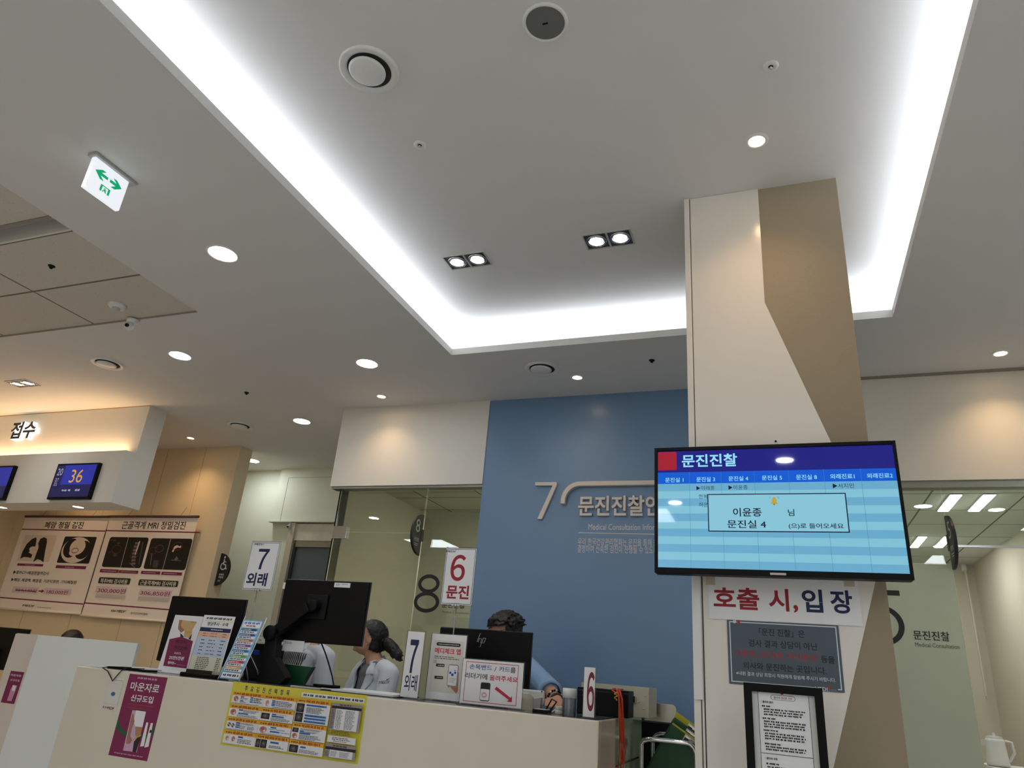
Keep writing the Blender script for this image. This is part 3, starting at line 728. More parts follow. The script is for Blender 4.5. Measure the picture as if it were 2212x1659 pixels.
def arc(r0, r1, a0, a1, n=20):
    vs = []
    for k in range(n+1):
        a = math.radians(a0+(a1-a0)*k/n); vs += [(cx+r0*math.cos(a), y, cz+r0*math.sin(a)), (cx+r1*math.cos(a), y, cz+r1*math.sin(a))]
    S.pr.add(vs, [(2*k, 2*k+1, 2*k+3, 2*k+2) for k in range(n)], SW)
def bar(x0, z0_, x1, z1_, w_):
    d = Vector((x1-x0, z1_-z0_)).normalized(); n = Vector((-d.y, d.x))*w_/2
    S.pr.poly([(cx+x0-n.x, y, cz+z0_-n.y), (cx+x1-n.x, y, cz+z1_-n.y), (cx+x1+n.x, y, cz+z1_+n.y), (cx+x0+n.x, y, cz+z0_+n.y)], SW)
arc(0.030, 0.022, 100, 335); bar(-0.004, 0.056, 0.0, 0.008, 0.009); bar(-0.004, 0.012, 0.022, 0.012, 0.008); bar(0.020, 0.014, 0.030, -0.024, 0.008); bar(0.027, -0.021, 0.038, -0.018, 0.007); bar(-0.002, 0.036, 0.020, 0.033, 0.006)
S.pr.poly([(cx-0.003+0.008*math.cos(k*.5236), y, cz+0.070+0.009*math.sin(k*.5236)) for k in range(12)], SW)
S.textw('장애인', cx-0.024, cx+0.024, z0+H_*.31, z0+H_*.37, SW, 0.02); S.textw('화장실', cx-0.024, cx+0.024, z0+H_*.23, z0+H_*.29, SW, 0.02); S.greekw(cx-0.024, cx+0.006, z0+H_*.12, z0+H_*.18, 2, SW)
S.pr.build('printed_lettering', t)
# registration desk
PINKW = mat('warm white laminate', (226, 214, 204), 0.4); BLUW = mat('cool white panel', (240, 246, 246), 0.25)
p0, p1, p2 = at(37, 1369, y=3.0), at(87, 1373, y=3.0), at(303, 1389, y=3.0)
t = thing('registration_desk', 'white registration desk below the hanging bulkhead', 'desk', ((p0.x+p2.x)/2, 3.2, 0))
MB().box(p0.x, p2.x-0.52, 3.003, 3.4, 0.0, 1.12, PINKW).build('body', t)
MB().box(p0.x, p1.x, 2.992, 3.003, 0.03, 1.134, PINKW).build('side_panel', t)
MB().box(p1.x+0.002, p2.x, 2.985, 3.003, 0.03, 1.138, BLUW).build('front_panel', t)
MB().box(p0.x-0.004, p2.x-0.52, 3.003, 3.45, 1.12, 1.137, PINKW).build('worktop', t)
S = Sheet(2.9915, C2, (95, 825), (120, 1110))
S.text('마운자로', (97, 850), (180, 880), PLIL, 0.02); S.text('신규도입', (92, 892), (165, 920), PLIL, 0.02)
S.poly([(112,945),(150,952),(120,1030),(98,1085),(60,1080),(78,1030),(92,985)], mat('print lilac', (206, 150, 178), 0.6)); S.poly([(110,950),(138,955),(126,1000),(102,995)], PAPER)
S.done('poster', 'small faded maroon poster on the registration desk', 'poster', MAG, 0.001)
# monitor and seated clerk behind that desk
def flat_monitor(x0, x1, z0, z1, y, label, desk_z, name='monitor', stand=True, group='black monitors seen from behind', foot_y=0.05):
    t = thing(name, label, 'monitor', ((x0+x1)/2, y, desk_z), group)
    b = MB(); b.box(x0, x1, y, y+0.012, z0, z1, BLACK); b.build('back_cover', t, bevel=0.004)
    MB().box(x0-0.002, x1+0.002, y+0.012, y+0.020, z0-0.002, z1+0.002, mat('bezel grey', (60, 60, 62), 0.35, metal=0.3)).build('bezel', t, bevel=0.002)
    MB().box(x0+0.008, x1-0.008, y+0.0195, y+0.0215, z0+0.012, z1-0.008, mat('monitor glow', (120, 130, 140), 0.3, emit=(150, 170, 190), es=0.12)).build('screen', t)
    if stand:
        xc = (x0+x1)/2
        MB().box(xc-0.025, xc+0.025, y-0.03, y, desk_z+0.012, (z0+z1)/2, BLACK).build('stand_neck', t, bevel=0.004)
        MB().box(xc-0.10, xc+0.10, y-0.10, y+0.10, desk_z, desk_z+0.012, BLACK).build('stand_foot', t, bevel=0.004)
    return t
MB().box(p0.x-1.5, p2.x-0.7, 3.46, 3.72, 0.72, 0.745, PINKW).build('inner_worktop', t)
pa, pb = at(5, 1357, y=3.55), at(62, 1360, y=3.55)
flat_monitor(pb.x-0.47, pb.x, 0.90, pb.z, 3.55, 'black monitor behind the registration desk, cut by the photo edge', 0.745)

# small notice low on the corridor wall, and the little camera over the door
S = Sheet(5.231, PX, (556, 1373), (580, 1388)); S.rect((556, 1373), (580, 1376), mat('pale blue strip', (150, 180, 200), 0.5)); S.greek((560, 1380), (566, 1385), 1, INK); S.rect((573, 1379), (575, 1385), INK)
S.done('notice', 'small white notice low on the pale corridor wall', 'notice', PAPER, 0.0012)
p = at(623, 1138, y=5.15)
t = thing('door_camera', 'small round camera under the shutter housing by the corridor door', 'camera', (p.x, 5.17, 2.243))
MB().cyl((p.x, 5.17, 2.243), (p.x, 5.17, 2.215), 0.012, LGREY).build('mount', t); MB().ball((p.x, 5.16, 2.200), 0.020, LGREY).build('housing', t); MB().lathe([(0.009, 0), (0.008, 0.006)], (p.x, 5.142, 2.197), (0,-1,0), 12, BLACK, cap1=True).build('lens', t)
# ------------------------------------------------------------------ blue wall lettering
OFFW = mat('off-white letter', (226, 218, 210), 0.4)
def c6(u, v, y=YB): return at(C6[0]+u*C6[2], C6[1]+v*C6[2], y=y)
t = thing('wall_sign', 'raised white lettering with a big 7 and a curved bar on the blue wall', 'sign', (-0.95, YB, 1.8))
b = MB(); yf = YB-0.018
A = [c6(567,1073), c6(790,1073), c6(790,1103), c6(635,1455), c6(590,1453), c6(748,1107), c6(567,1107)]
xs = [A[0].x, A[1].x, A[1].x, 0, 0, 0, A[0].x]
b.prism([(p.x, yf, p.z) for p in A][::-1], (0, 0.016, 0), OFFW); b.build('numeral_lettering', t)
b = MB(); R0 = c6(1040, 1071); bw = 0.026
xs0, zs0 = c6(858, 1300).x, R0.z; rad = R0.x - xs0 + 0.013
outer = []; inner = []
for k in range(13):
    a = math.pi - k*math.pi/24
    outer.append((xs0-0.013+rad + rad*math.cos(a), zs0-rad + rad*math.sin(a))); inner.append((xs0-0.013+rad + (rad-bw)*math.cos(a), zs0-rad + (rad-bw)*math.sin(a)))
xe = 0.30; zb = c6(858, 1300).z
O = [(xs0-0.013, zb)] + outer + [(xe, zs0)]; I = [(xs0-0.013+bw, zb)] + inner + [(xe, zs0-bw)]
b.prism([(x, yf-0.012, z) for x, z in (O + I[::-1])][::-1], (0, 0.028, 0), OFFW); b.build('curved_bar', t, bevel=0.002)
b = MB(); p, r = c6(1018, 1215), c6(2050, 1425); solid_text(b, '문진진찰안내', p.x, r.x, r.z, p.z, yf, 0.016, OFFW, OFFW, 0.022); b.build('title_lettering', t)
S = Sheet(YB, C6, (1008, 1497), (2000, 1800)); S.lay = 0.0006
S.text('Medical Consultation Information', (1112, 1498), (1985, 1566), OFFW)
S.line((1010, 1590), (2030, 1612), 0.004, OFFW)
S.pr.build('printed_lettering', t)
S = Sheet(YB, PX, (1248, 1161), (1500, 1195)); S.lay = 0.0006
S.text('우리 한국건강관리협회는 문진을 통해 올바른 진단을', (1249, 1162), (1474, 1181), OFFW)
S.text('결정하여 신속한 검진이 진행될 수 있도록 도와드립니다', (1248, 1177), (1484, 1198), OFFW)
S.pr.build('small_lettering', t)
# ------------------------------------------------------------------ lettering on the two glazed fronts
GINK = mat('black vinyl', (18, 20, 20), 0.5)
t = thing('glass_lettering', 'big black vinyl 8 with small lettering on the clear glass', 'sign', (-1.9, YB+0.01, 1.42))
S = Sheet(YB+0.0155, C3, (1640, 1285), (1810, 1590)); S.lay = 0.0006
S.ring((1662, 1284), (1810, 1437), 0.022, GINK); S.ring((1630, 1415), (1806, 1588), 0.022, GINK)
S.text('문진진찰', (1838, 1508), (2012, 1552), GINK, 0.02); S.text('Medical Consultation', (1838, 1566), (2048, 1596), mat('grey vinyl', (70, 74, 66), 0.5))
S.pr.build('vinyl_lettering', t)
t = thing('glass_lettering', 'big black vinyl 5 with small lettering on the frosted film', 'sign', (0.6, YB+0.01, 1.4))
S = Sheet(YB+0.0175, C8, (1320, 140), (1430, 495)); S.lay = 0.0006
q1_, q2_ = S.P(1397, 138), S.P(1397, 172); S.rectw(0.385, q1_[0], q2_[1], q1_[1], GINK); S.rectw(0.372, 0.396, 1.545, q1_[1], GINK)
cr = S.P(1432, 370); rr = 0.098; y = S._y(); vs = []
cx, cz = cr[0]-rr, cr[1]
for k in range(41):
    a = math.radians(128 - 258*k/40); vs += [(cx+rr*math.cos(a), y, cz+rr*0.93*math.sin(a)), (cx+(rr-0.024)*math.cos(a), y, cz+(rr-0.024)*0.93*math.sin(a))]
S.pr.add(vs, [(2*k, 2*k+1, 2*k+3, 2*k+2) for k in range(40)], GINK)
S.text('문진진찰', (1485, 397), (1730, 470), GINK, 0.012); S.text('Medical Consultation', (1500, 476), (1793, 520), mat('grey vinyl', (70, 74, 66), 0.5))
S.pr.build('vinyl_lettering', t)
# blade signs on the glass joints
def blade(xp, zs, dep, dig, label):
    t = thing('room_number_sign', label, 'sign', (xp, YB-0.0, zs[0]), 'half-round room number signs')
    b = MB(); half_disc(YB+0.012, zs[0], zs[1], dep, -1, 'yz', xp-0.007, 0.014, SIGNB, b); b.build('plate', t, bevel=0.002)
    MB().box(xp-0.009, xp+0.009, YB-0.004, YB+0.03, zs[0]+0.09, zs[1]-0.09, DGREY).build('clip', t)
    sg = 1 if xp < 0 else -1; xf = xp + sg*0.0078; b = MB(); H_ = zs[1]-zs[0]
    def g(s, y0, y1, z0, z1, bold):
        vs, fs = glyphs(s, bold); b.add([(xf, (y0+u*(y1-y0)) if sg > 0 else (y1-u*(y1-y0)), z0+v*(z1-z0)) for u, v in vs], fs, SW)
    yc = YB-dep*0.42; g(dig, yc-0.026, yc+0.026, zs[0]+H_*.53, zs[0]+H_*.84, 0.0)
    g('문진진찰', yc-0.03, yc+0.03, zs[0]+H_*.31, zs[0]+H_*.40, 0.02)
    b.box(xf-0.0002, xf+0.0002, yc-0.025, yc+0.025, zs[0]+H_*.245, zs[0]+H_*.26, SW); b.box(xf-0.0002, xf+0.0002, yc-0.018, yc+0.018, zs[0]+H_*.205, zs[0]+H_*.22, SW)
    b.build('printed_lettering', t)
    return t
z1, z0 = at(909, 1108, y=3.78).z, at(896, 1197, y=3.78).z
blade(xj, (z0, z1), 0.130, '8', 'black half-round number 8 sign standing out from the clear glass joint')
z1, z0 = at(2040, 1107, y=3.76).z, at(2056, 1225, y=3.76).z
blade(xk, (z0, z1), 0.130, '5', 'black half-round number 5 sign standing out above the frosted film')

# ------------------------------------------------------------------ office behind the pillar
FL = emis('fluorescent panel', (250, 255, 246), 40.0)
def fluor(pts, label):
    P4 = [at(*p, z=2.4) for p in pts]; x0 = (P4[0].x+P4[2].x)/2; x1 = (P4[1].x+P4[3].x)/2; y0 = (P4[0].y+P4[1].y)/2; y1 = (P4[2].y+P4[3].y)/2
    t = thing('fluorescent_light', label, 'ceiling light', ((x0+x1)/2, (y0+y1)/2, 2.4), 'fluorescent strips in the office ceiling')
    MB().box(x0-0.006, x1+0.006, y0-0.006, y1+0.006, 2.394, 2.4, WPLAST).build('housing', t)
    MB().box(x0, x1, y0, y1, 2.391, 2.3945, FL).build('diffuser', t)
fluor([(2053,1067),(2076,1067),(2027,1102),(2049,1102)], 'fluorescent strip behind the number 5 blade sign, first row')
fluor([(2125,1067),(2149,1067),(2093,1102),(2115,1102)], 'fluorescent strip in the first row, clear of the number 5 blade sign')
fluor([(1983,1158),(2000,1158),(1967,1181),(1984,1181)], 'fluorescent strip in the second row, beside the call screen edge')
fluor([(2041,1158),(2058,1158),(2018,1181),(2036,1181)], 'fluorescent strip in the second row, half hidden by the blade sign')
p = at(1994, 1093, z=2.4)
t = thing('office_downlight', 'round white lamp in the office ceiling beside the call screen', 'ceiling light', (p.x, p.y, 2.4))
MB().lathe([(0.052, -0.002), (0.056, -0.005), (0.060, 0)], (p.x, p.y, 2.4), (0,0,1), 28, WPLAST).build('trim_ring', t)
MB().lathe([(0.0005, -0.003), (0.0525, -0.002)], (p.x, p.y, 2.4), (0,0,1), 28, FL).build('lens', t)
# white roller screen on the office rear wall, shelf and kettle
a_, c_ = at(2086, 1232, y=7.45), at(2129, 1503, y=7.45)
t = thing('roller_screen', 'white roller screen hanging on the far office wall', 'screen', ((a_.x+c_.x)/2, 7.5, c_.z))
MB().box(a_.x, c_.x, 7.44, 7.47, c_.z, a_.z, PINKW).build('cloth', t)
MB().cyl((a_.x-0.02, 7.49, a_.z+0.03), (c_.x+0.02, 7.49, a_.z+0.03), 0.035, WPLAST).build('roller', t)
MB().box(a_.x-0.005, c_.x+0.005, 7.435, 7.475, c_.z-0.03, c_.z, LGREY).build('bottom_bar', t)
ky = 5.4
kz = at(2150, 1655, y=ky).z
t = thing('side_cabinet', 'low office cabinet carrying the white kettle', 'cabinet', (1.35, ky, 0))
MB().box(1.08, 1.655, ky-0.22, ky+0.22, 0, kz-0.02, PINKW).build('body', t)
MB().box(1.07, 1.657, ky-0.23, ky+0.23, kz-0.02, kz, WPLAST).build('top', t)
MB().box(1.355, 1.36, ky-0.222, ky-0.219, 0.04, kz-0.04, DGREY).build('door_gap', t)
p = at(2157, 1650, y=ky)
t = thing('kettle', 'white electric kettle on the office cabinet', 'kettle', (p.x, ky, kz))
MB().lathe([(0.058, 0.0), (0.062, 0.01), (0.058, 0.02), (0.050, 0.13), (0.046, 0.145)], (p.x, ky, kz+0.004), (0,0,1), 28, WPLAST, cap0=True, cap1=True).build('body', t)
MB().lathe([(0.046, 0), (0.040, 0.012), (0.008, 0.018), (0.008, 0.030), (0.0005, 0.032)], (p.x, ky, kz+0.149), (0,0,1), 24, LGREY).build('lid', t)
MB().tube([(p.x+0.050, ky, kz+0.14), (p.x+0.085, ky, kz+0.135), (p.x+0.092, ky, kz+0.08), (p.x+0.058, ky, kz+0.03)], 0.008, WPLAST).build('handle', t)
MB().prism([(p.x-0.045, ky-0.012, kz+0.14), (p.x-0.075, ky, kz+0.135), (p.x-0.045, ky+0.012, kz+0.14)], (0, 0, -0.03), WPLAST).build('spout', t)
# ------------------------------------------------------------------ pillar signs
def C8p(*a): return a
S = Sheet(PY0-0.009, PX, (1527, 1240), (1864, 1353)); S.z1 = 1.50; S.x0 = at(1531, 1300, y=S.y).x
S.k = C8[2]; S.ox, S.oy = C8[0], C8[1]
S.text('호출', (183, 113), (488, 268), RED, 0.026); S.text('시', (540, 124), (682, 276), RED, 0.026); S.text(',', (706, 232), (740, 284), RED, 0.02)
S.text('입', (757, 128), (904, 284), NAVY, 0.026); S.text('장', (940, 133), (1100, 292), NAVY, 0.026)
bn = S.done('banner_notice', 'white paper notice with large red and navy letters under the call screen', 'notice', PAPER, 0.001)
for u, v in ((165, 75), (1070, 85)):
    q = S.P(u, v); MB().box(q[0]-0.014, q[0]+0.014, S.y-0.0014, S.y-0.0008, q[1]-0.012, q[1]+0.02, mat('clear tape', (206, 190, 172), 0.15)).build('adhesive_tape', bn)
SLATE = mat('slate grey sign', (78, 90, 100), 0.5); SLW = mat('sign white', (214, 220, 224), 0.5); INKD = mat('sign navy black', (20, 24, 34), 0.5); REDS = mat('sign red', (168, 40, 48), 0.5)
S = Sheet(PY0-0.0085, C8, (272, 330), (1043, 806))
S.frame((287, 338), (1025, 790), 0.0028, SLW)
S.text('「문진 진찰」은', (480, 382), (782, 448), INKD, 0.014); S.text('검사 결과 상담이 아닌', (413, 455), (862, 530), INKD, 0.014)
S.text('가족력, 과거력, 자각증상', (318, 522), (868, 608), REDS, 0.008); S.text('등을', (885, 562), (978, 616), INKD, 0.014)
S.text('의사와 문진하는 곳입니다.', (378, 602), (925, 688), INKD, 0.014); S.text('※내원 결과 상담 희망시 직원에게 말씀해 주시기 바랍니다.', (333, 662), (985, 738), SLW, 0.005)
S.rect((845, 757), (1000, 802), SLATE); S.text('MEDI', (848, 765), (930, 795), SLW, 0.014); S.text('CHECK', (936, 780), (990, 797), mat('sign grey', (130, 138, 146), 0.5)); S.poly([(928,765),(938,758),(943,770),(958,748),(946,782),(938,782)], REDS)
S.ell((310, 330), (335, 352), SLW); S.ell((338, 332), (360, 356), REDS)
S.done('information_sign', 'slate grey sign with navy and red lettering on the pillar', 'sign', SLATE, 0.003, bevel=0.001)
# framed notice stand in front of the pillar
fy = 2.16
C12 = (1590, 1460, 0.11994)
S = Sheet(fy, C12, (132, 112), (1552, 240)); x0, x1, zt = S.x0, S.x1, S.z1; x1 = S.P(1552, 240)[0]
zb = 0.72; fw = 0.0205
t = thing('notice_stand', 'black framed patients rights notice on a floor stand before the pillar', 'notice stand', ((x0+x1)/2, fy+0.02, 0))
b = MB(); b.box(x0, x0+fw, fy-0.006, fy+0.014, zb, zt, BLACK); b.box(x1-fw, x1, fy-0.006, fy+0.014, zb, zt, BLACK); b.box(x0+fw, x1-fw, fy-0.006, fy+0.014, zt-0.021, zt, BLACK); b.box(x0+fw, x1-fw, fy-0.006, fy+0.014, zb, zb+0.021, BLACK)
b.build('frame', t)
MB().cyl(((x0+x1)/2, fy+0.025, 0.02), ((x0+x1)/2, fy+0.025, zb+0.1), 0.014, BLACK).build('pole', t)
MB().box((x0+x1)/2-0.13, (x0+x1)/2+0.13, fy-0.10, fy+0.14, 0, 0.02, BLACK).build('base', t, bevel=0.005)
bk = MB().box(x0+fw, x1-fw, fy+0.004, fy+0.012, zb+0.021, zt-0.021, mat('notice backing', (214, 214, 212), 0.5)).build('backing', t)
S2 = Sheet(fy+0.004, C12, (380, 240), (1305, 320)); S2.lay = 0.0004
sx0, sx1 = S2.P(385, 245)[0], S2.P(1305, 320)[0]; sz1 = S2.P(385, 245)[1]
S2.rectw(sx0, sx1, zb+0.03, sz1, PAPER); S2.framew(sx0, sx1, zb+0.03, sz1, 0.0012, INK)
S2.rrect((622, 338), (1070, 466), INK, 0.45); S2.rrect((630, 346), (1062, 459), PAPER, 0.45)
S2.text('환자의', (676, 368), (795, 425), INK, 0.02); S2.text('권리와', (808, 378), (920, 436), RED, 0.02); S2.text('의무', (935, 392), (1012, 443), RED, 0.02)
S2.text('|', (452, 438), (458, 482), INK); S2.text('환자의 권리', (476, 442), (665, 502), INK, 0.03)
for (a, c, r) in (((465,515),(650,562),1),((498,572),(1262,770),3),((480,735),(745,790),1),((502,790),(1290,985),3),((495,950),(765,1010),1),((518,1005),(1305,1172),3),((518,1190),(835,1260),1),((535,1245),(1340,1370),2)):
    # these rows of print run parallel to the sheet, so take their height from the first corner
    p0_, p1_ = S2.P(*a), S2.P(*c); h = 0.0062*r; S2.greekw(p0_[0], p1_[0], p0_[1]-h, p0_[1], r, INK, 0.62, 0.12)
zl = S2.P(480, 1385)[1]; S2.rectw(sx0, sx1, zl-0.0006, zl+0.0006, INK)
S2.text('|', (530, 1455), (536, 1500), INK); S2.text('환자의 의무', (553, 1460), (750, 1526), INK, 0.03)
p0_ = S2.P(545, 1550); S2.greekw(p0_[0], p0_[0]+0.04, p0_[1]-0.006, p0_[1], 1, INK, 0.62); p0_ = S2.P(565, 1610); S2.greekw(p0_[0], p0_[0]+0.10, p0_[1]-0.019, p0_[1], 3, INK, 0.62)
S2.greekw(sx0+0.01, sx1-0.012, zb+0.05, p0_[1]-0.035, 16, INK, 0.5)
q = S2.P(825, 300); S2.pr.ball((q[0], S2.y-0.003, q[1]), (0.0045, 0.003, 0.006), RED)
S2.pr.build('printed_lettering', t)
# ------------------------------------------------------------------ call screen on the pillar
ty = 2.20
S = Sheet(ty, C7, (78, 207), (2085, 1180)); S.lay = 0.0012
o0, o1 = S.P(52, 180), S.P(2122, 1232)
t = thing('call_screen', 'large black-framed television calling patients, mounted on the pillar', 'television', ((o0[0]+o1[0])/2, ty+0.02, o1[1]))
def scr(n, c, s=1.0): return mat('screen '+n, (12, 12, 14), 0.03, emit=c, es=s)
T_L, T_D, T_N, T_B, T_R, T_W, T_K, T_LN, T_Y, T_P = scr('light row', (134, 200, 222), .9), scr('dark row', (108, 176, 210), .9), scr('navy', (24, 24, 132), .9), scr('blue', (0, 92, 218), .9), scr('red', (172, 26, 48), .85), scr('white', (150, 220, 250), 1.0), scr('black', (14, 10, 50), .8), scr('line', (70, 136, 170), .9), scr('yellow', (196, 170, 50), .9), scr('popup', (140, 204, 224), .9)
MB().box(o0[0], o1[0], ty, ty+0.045, o1[1], o0[1], BLACK).build('cabinet', t, bevel=0.004)
b = MB(); x0, x1, z0, z1 = S.x0, S.x1, S.z0, S.z1
b.box(o0[0], x0, ty-0.006, ty, o1[1], o0[1], BLACK); b.box(x1, o1[0], ty-0.006, ty, o1[1], o0[1], BLACK); b.box(x0, x1, ty-0.006, ty, z1, o0[1], BLACK); b.box(x0, x1, ty-0.006, ty, o1[1], z0, BLACK)
b.build('bezel', t, bevel=0.0015)
MB().box(-0.16, 0.12, ty+0.045, PY0-0.010, 1.55, 1.78, MBLACK).build('wall_mount', t)
q0_, q1_ = S.P(972, 1172), S.P(1100, 1193); MB().box(q0_[0], q1_[0], ty-0.0085, ty-0.006, q1_[1], q0_[1], LGREY).build('maker_plate', t)
W_, H_ = x1-x0, z1-z0
zh = S.P(1965, 337)[1]; zb_ = S.P(1978, 437)[1]
S.rectw(x0, x1, zh, z1, T_N); S.rectw(x0, x1, zb_, zh, T_B)
for r in range(11): S.rectw(x0, x1, zb_+(z0-zb_)*(r+1)/11, zb_+(z0-zb_)*r/11, T_D if r % 2 == 0 else T_L)
cols = [S.P(330, 455)[0], S.P(583, 440)[0], S.P(848, 430)[0], S.P(1120, 420)[0], S.P(1402, 415)[0], S.P(1695, 400)[0]]
for x in cols: S.rectw(x-0.0004, x+0.0004, z0, zh, T_LN)
S.rrect((80, 212), (229, 354), T_R, 0.06); S.text('문진진찰', (268, 232), (712, 322), T_W, 0.022)
for s_, a, c in (('문진실 1',(137,415),(283,449)),('문진실 3',(385,409),(534,445)),('문진실 4',(640,403),(798,438)),('문진실 5',(905,397),(1068,432)),('문진실 8',(1177,391),(1346,428)),('외래진료1',(1448,385),(1646,422)),('외래진료2',(1740,380),(1950,416))):
    S.text(s_, a, c, T_W, 0.014)
S.text('▶이래훈', (385, 480), (531, 513), T_K); S.text('▶이윤종', (640, 475), (794, 509), T_K); S.text('▶서지민', (1468, 460), (1640, 498), T_K)
S.text('한복', (403, 547), (476, 580), T_K); S.text('허은', (405, 612), (478, 647), T_K)
S.rect((472, 545), (1607, 853), T_K); pq = S.q((472, 545), (1607, 853)); S.rectw(pq[0]+0.003, pq[1]-0.003, pq[2]+0.003, pq[3]-0.003, T_P)
S.text('이윤종', (675, 655), (906, 724), T_K, 0.014); S.text('님', (1112, 665), (1166, 719), T_K, 0.012); S.text('문진실 4', (630, 752), (941, 817), T_K, 0.014); S.text('(으)로 들어오세요', (1118, 776), (1560, 828), T_K, 0.012)
S.poly([(985,612),(985,590),(992,573),(1003,566),(1014,573),(1022,590),(1023,612),(1034,620),(1034,624),(974,622),(974,618)], T_Y); S.ell((995,622),(1012,632), scr('bell clapper', (150, 100, 40), .8)); S.ring((966,564),(986,590),0.0008,T_K,a0=100,a1=190); S.ring((1020,566),(1040,592),0.0008,T_K,a0=-10,a1=80)
so = MB().box(x0, x1, ty-0.0008, ty+0.001, z0, z1, T_L).build('screen', t); S.pr.build('screen_print', so)
p = at(1680, 953, y=ty+0.02)
tw = thing('webcam', 'small white webcam clipped on top of the call screen', 'camera', (p.x, ty+0.02, o0[1]))
MB().box(p.x-0.011, p.x+0.010, ty+0.005, ty+0.03, o0[1], o0[1]+0.018, WPLAST).build('housing', tw, bevel=0.002)
MB().lathe([(0.003, 0), (0.003, 0.004)], (p.x-0.006, ty+0.005, o0[1]+0.012), (0,-1,0), 12, BLACK, cap1=True).build('lens', tw)

# added fill panel to brighten the consulting room, out of sight behind the blue wall
t = thing('fill_panel_light', 'added unseen fill panel inside consulting room eight', 'ceiling light', (-1.25, 4.5, 2.30))
MB().box(-1.56, -0.94, 4.24, 4.76, 2.290, 2.30, WPLAST).build('frame', t); MB().box(-1.54, -0.96, 4.26, 4.74, 2.287, 2.291, emis('room fill panel', (255, 248, 226), 11.0)).build('diffuser', t)
# ------------------------------------------------------------------ main counter
CZ, CF, CR, CL = 1.02, 2.594, -0.620, -3.108
LAM = mat('glossy cream laminate', (222, 214, 198), 0.22, noise=0.02, nscale=5)
TOPG = mat('grey counter top', (92, 92, 98), 0.16)
GREENG = mat('pale green back-painted glass', (178, 200, 176), 0.12)
t = thing('reception_counter', 'long cream reception counter with grey top and pale green glass end', 'counter', (-1.86, 2.9, 0))
MB().box(CL, CR, CF, CF+0.03, 0.06, CZ, LAM).build('front_panel', t, bevel=0.004)
MB().box(CL+0.02, CR-0.02, CF+0.03, CF+0.06, 0, 0.06, DGREY).build('plinth', t)
b = MB(); b.box(CL, -0.95, CF+0.03, 2.97, CZ-0.03, CZ-0.002, LAM); b.box(-0.95, CR-0.03, CF+0.03, 3.41, CZ-0.03, CZ-0.002, LAM); b.build('countertop', t)
b = MB(); b.box(CL+0.01, -0.95, CF+0.022, 2.97, CZ-0.0015, CZ, TOPG); b.box(-0.95, CR-0.01, CF+0.022, 3.40, CZ-0.0015, CZ, TOPG); b.build('top_surface', t)
MB().box(CR-0.03, CR, CF+0.03, 2.862, 0.06, CZ, LAM).build('side_panel', t, bevel=0.004)
MB().box(CR-0.03, CR-0.002, 2.864, 3.41, 0.06, CZ, GREENG).build('glass_side_panel', t, bevel=0.002)
MB().box(CL+0.031, -0.97, 2.70, 3.10, 0.72, 0.75, LAM).build('staff_worktop', t)
MB().box(CL, CL+0.03, CF+0.03, 3.10, 0.06, CZ-0.03, LAM).build('end_panel', t)
b = MB(); b.box(CR-0.001, CR+0.001, 3.06, 3.064, 0.7, 0.98, STEEL); b.box(CR-0.001, CR+0.002, 2.864, 3.40, 0.858, 0.864, STEEL); b.build('steel_trim', t)
lb = at(1350, 1605, x=CR); MB().box(CR-0.001, CR+0.0012, lb.y-0.012, lb.y+0.05, lb.z-0.016, lb.z+0.016, mat('barcode label', (120, 120, 116), 0.6, noise=0.9, nscale=260)).build('printed_label', t)
# posters on the counter front
FY = CF-0.0005
CM = (210, 1440, 0.131988)
S = Sheet(FY, CM, (528, 115), (820, 1550))
x1 = S.P(1147, 182)[0]; S.x1 = (x1+S.x1)/2; S.x0 = (S.P(528,115)[0]+S.P(192,1440)[0])/2
LIL = mat('poster lilac', (206, 170, 196), 0.6); SKIN_P = mat('printed skin', (166, 118, 96), 0.6); TAPE = mat('printed yellow', (200, 168, 40), 0.6); DGR = mat('printed green', (22, 92, 62), 0.6); DKC = mat('printed charcoal', (38, 28, 36), 0.6); ORG_ = mat('printed orange', (176, 84, 52), 0.6)
S.greek((672, 160), (975, 238), 1, LIL, 0.7, 0.0)
S.text('마운자로', (570, 245), (1000, 440), PAPER, 0.012); S.text('신규도입', (570, 450), (905, 605), PAPER, 0.02)
S.greek((520, 598), (910, 668), 1, ORG_, 0.5, 0); S.greek((490, 655), (895, 725), 1, ORG_, 0.5, 0)
S.poly([(350,850),(375,960),(430,1040),(510,1090),(495,1140),(400,1110),(330,1020),(312,960)], DGR); S.poly([(715,1120),(860,1090),(960,930),(915,1110),(840,1150),(712,1175)], DGR)
S.poly([(580,712),(802,738),(650,1402),(425,1372)], LIL); S.poly([(640,715),(802,738),(745,990),(625,975),(600,880)], PAPER)
S.poly([(605,800),(585,760),(545,900),(515,1050),(480,1210),(478,1265),(540,1260),(575,1210),(545,1130),(570,1020),(615,900)], SKIN_P)
S.poly([(630,985),(742,995),(718,1110),(655,1160),(625,1120)], mat('printed tan', (176, 134, 90), 0.6)); S.line((575,1205),(720,1120),0.004,TAPE)
S.poly([(655,1165),(712,1140),(690,1230),(640,1400),(580,1395),(605,1230)], DKC)
S.poly([(808,912),(842,916),(770,1300),(705,1310)], PAPER); S.poly([(882,922),(918,926),(845,1310),(775,1325)], PAPER); S.ell((868,1030),(886,1090), DKC)
S.greek((290, 1385), (745, 1500), 1, LIL, 0.4, 0)
S.done('poster', 'maroon weight-loss poster hanging on the counter front', 'poster', MAG, 0.0018)
S = Sheet(FY, CM, (185, 150), (300, 725)); S.x1 = S.P(480, 160)[0]-0.008
S.text('KH', (100, 640), (170, 692), REDS, 0.02); S.text('MEDI', (175, 652), (255, 708), INK, 0.02); S.poly([(250,672),(262,664),(266,676),(286,650),(270,694),(260,692)], RED)
